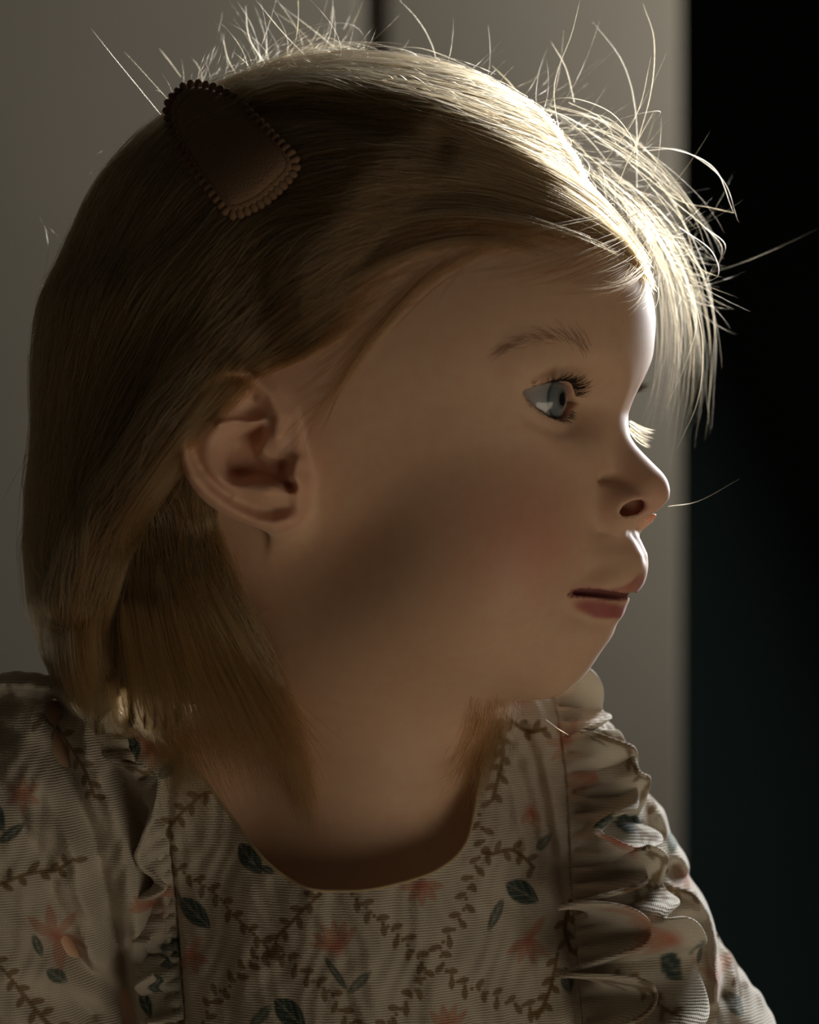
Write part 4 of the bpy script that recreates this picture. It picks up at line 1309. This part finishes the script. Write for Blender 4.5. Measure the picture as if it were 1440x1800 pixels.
# gathered ruffles along both armhole seams
def ruffle(name, seam_px, depth, side, width, waves, phase, lean, amp, free, curl, label):
    n, m = 260, 26
    sp = spline(np.array([(u, v, depth) for u, v in seam_px], float), n)
    P0 = np.array([px_to_mm(*q) for q in sp])
    for _ in range(20):
        P0[:, 1] -= np.clip(-evalf(dress_sdf, P0), -3, 3) * 0.7
    s = np.linspace(0, 1, n)
    T = np.gradient(P0, axis=0); T /= np.linalg.norm(T, axis=1, keepdims=True)
    g = gradf(dress_sdf, P0, 2.0); g /= np.linalg.norm(g, axis=1, keepdims=True)
    k = np.ones(25) / 25
    g = np.stack([np.convolve(np.pad(g[:, i], 12, 'edge'), k, 'valid') for i in range(3)], 1); g /= np.linalg.norm(g, axis=1, keepdims=True)
    R = np.cross(T, g) ; R /= np.linalg.norm(R, axis=1, keepdims=True)
    R *= np.sign(R[:, :1]) * side
    ph = 2 * math.pi * waves * s + phase + 1.3 * np.sin(7 * s + phase)
    W = np.interp(s, [q[0] for q in width], [q[1] for q in width])
    V, U = [], []
    q = P0 + g * 0.3
    for j in range(m):
        w = j / (m - 1)
        a = lean + amp * np.sin(ph) * min(1, w * 3) + (curl + 0.9 * np.sin(ph + 1.1)) * w ** 1.5      # the ribbon rises from the seam and rolls over
        gat = 1.5 * np.sin(2 * math.pi * waves * 4.2 * s + 2 * np.sin(9 * s)) * (1 - w) ** 0.7 * min(1, w * 8)
        if j: q = q + (R * np.cos(a)[:, None] + g * np.sin(a)[:, None]) * (W / (m - 1))[:, None]
        gat = gat + 0.7 * math.sin(w * 9.0) * np.sin(61 * s + 5 * w) * w
        V.append(q + T * (free * np.cos(ph) * w ** 1.3)[:, None] + g * gat[:, None])
        U.append(np.stack([sp[:, 0] + side * W * w / S, sp[:, 1]], 1))
    V = np.stack(V, 1).reshape(-1, 3); U = np.stack(U, 1).reshape(-1, 2)
    i, j = np.meshgrid(np.arange(n - 1), np.arange(m - 1), indexing='ij')
    a = (i * m + j).ravel()
    F = np.stack([a, a + m, a + m + 1, a + 1], 1)
    o = mesh_object(name, V, F, M_GAUZE, dress)
    vcolor(o, 'print', paint(U))
    md = o.modifiers.new('cloth_thickness', 'SOLIDIFY'); md.thickness = 0.0015; md.offset = 0
    md = o.modifiers.new('smooth', 'SUBSURF'); md.levels = 1; md.render_levels = 1
    o['label'] = label
    return o

ruffle('ruffle', [(975, 1208), (990, 1300), (1000, 1400), (1003, 1500), (1010, 1600), (1018, 1700), (1025, 1810)], 10, 1,
       [(0, 14), (0.1, 17), (0.3, 24), (0.5, 20), (0.65, 26), (1, 24)], 4.8, 0.4, 0.45, 0.6, 2.6, 1.3, 'inner gathered ruffle of the far shoulder, its edge lit white')
ruffle('ruffle', [(985, 1200), (1003, 1300), (1012, 1400), (1016, 1500), (1022, 1600), (1030, 1700), (1036, 1810)], 6, 1,
       [(0, 15), (0.2, 20), (0.4, 27), (0.6, 28), (0.8, 38), (1, 36)], 3.6, 2.4, 0.15, 0.28, 3.0, 0.4, 'outer wider ruffle of the far shoulder')
ruffle('ruffle', [(196, 1288), (238, 1375), (278, 1470), (294, 1560), (302, 1650), (310, 1730), (318, 1810)], 45, -1,
       [(0, 9), (0.3, 14), (0.6, 16), (1, 14)], 4.6, 1.2, 0.6, 0.6, 2.0, 1.2, 'gathered ruffle of the near shoulder, in shade')

# ---------------------------------------------------------------- hair that lies over the dress
def over_sdf(Q):
    return np.minimum(np.minimum(body_sdf(Q), dress_sdf(Q)), hair_sdf(Q))
OVER = guided([[(862, 1216), (850, 1280), (828, 1350), (800, 1420)], [(905, 1222), (882, 1280), (858, 1350), (838, 1410)], [(835, 1222), (822, 1275), (800, 1340), (775, 1390)],
               [(880, 1220), (870, 1300), (850, 1370), (820, 1440)]], 210, 3.0, 14, 2.0, over_sdf, 1.8)
OVER += guided([[(95, 1090), (105, 1160), (130, 1225), (165, 1268)], [(150, 1090), (150, 1160), (160, 1215), (185, 1262)], [(200, 1100), (190, 1170), (185, 1225), (195, 1275)]], 420, 1.4, 12, 0.6, over_sdf, 1.6)
OVER += guided([[(215, 1050, 37), (225, 1130, 38), (240, 1210, 40), (255, 1275, 42)], [(300, 1050, 36), (325, 1140, 36), (350, 1220, 36), (385, 1300, 36)], [(360, 1060, 33), (420, 1170, 33), (480, 1280, 33), (525, 1390, 33)], [(400, 1080, 31), (460, 1190, 31), (520, 1310, 32), (555, 1475, 33)]], 1300, 1.5, 14, 0.9)
o = strand_object('hair_ends', OVER, rng.uniform(0.04, 0.07, len(OVER)), M_HAIR, hair); o['kind'] = 'stuff'
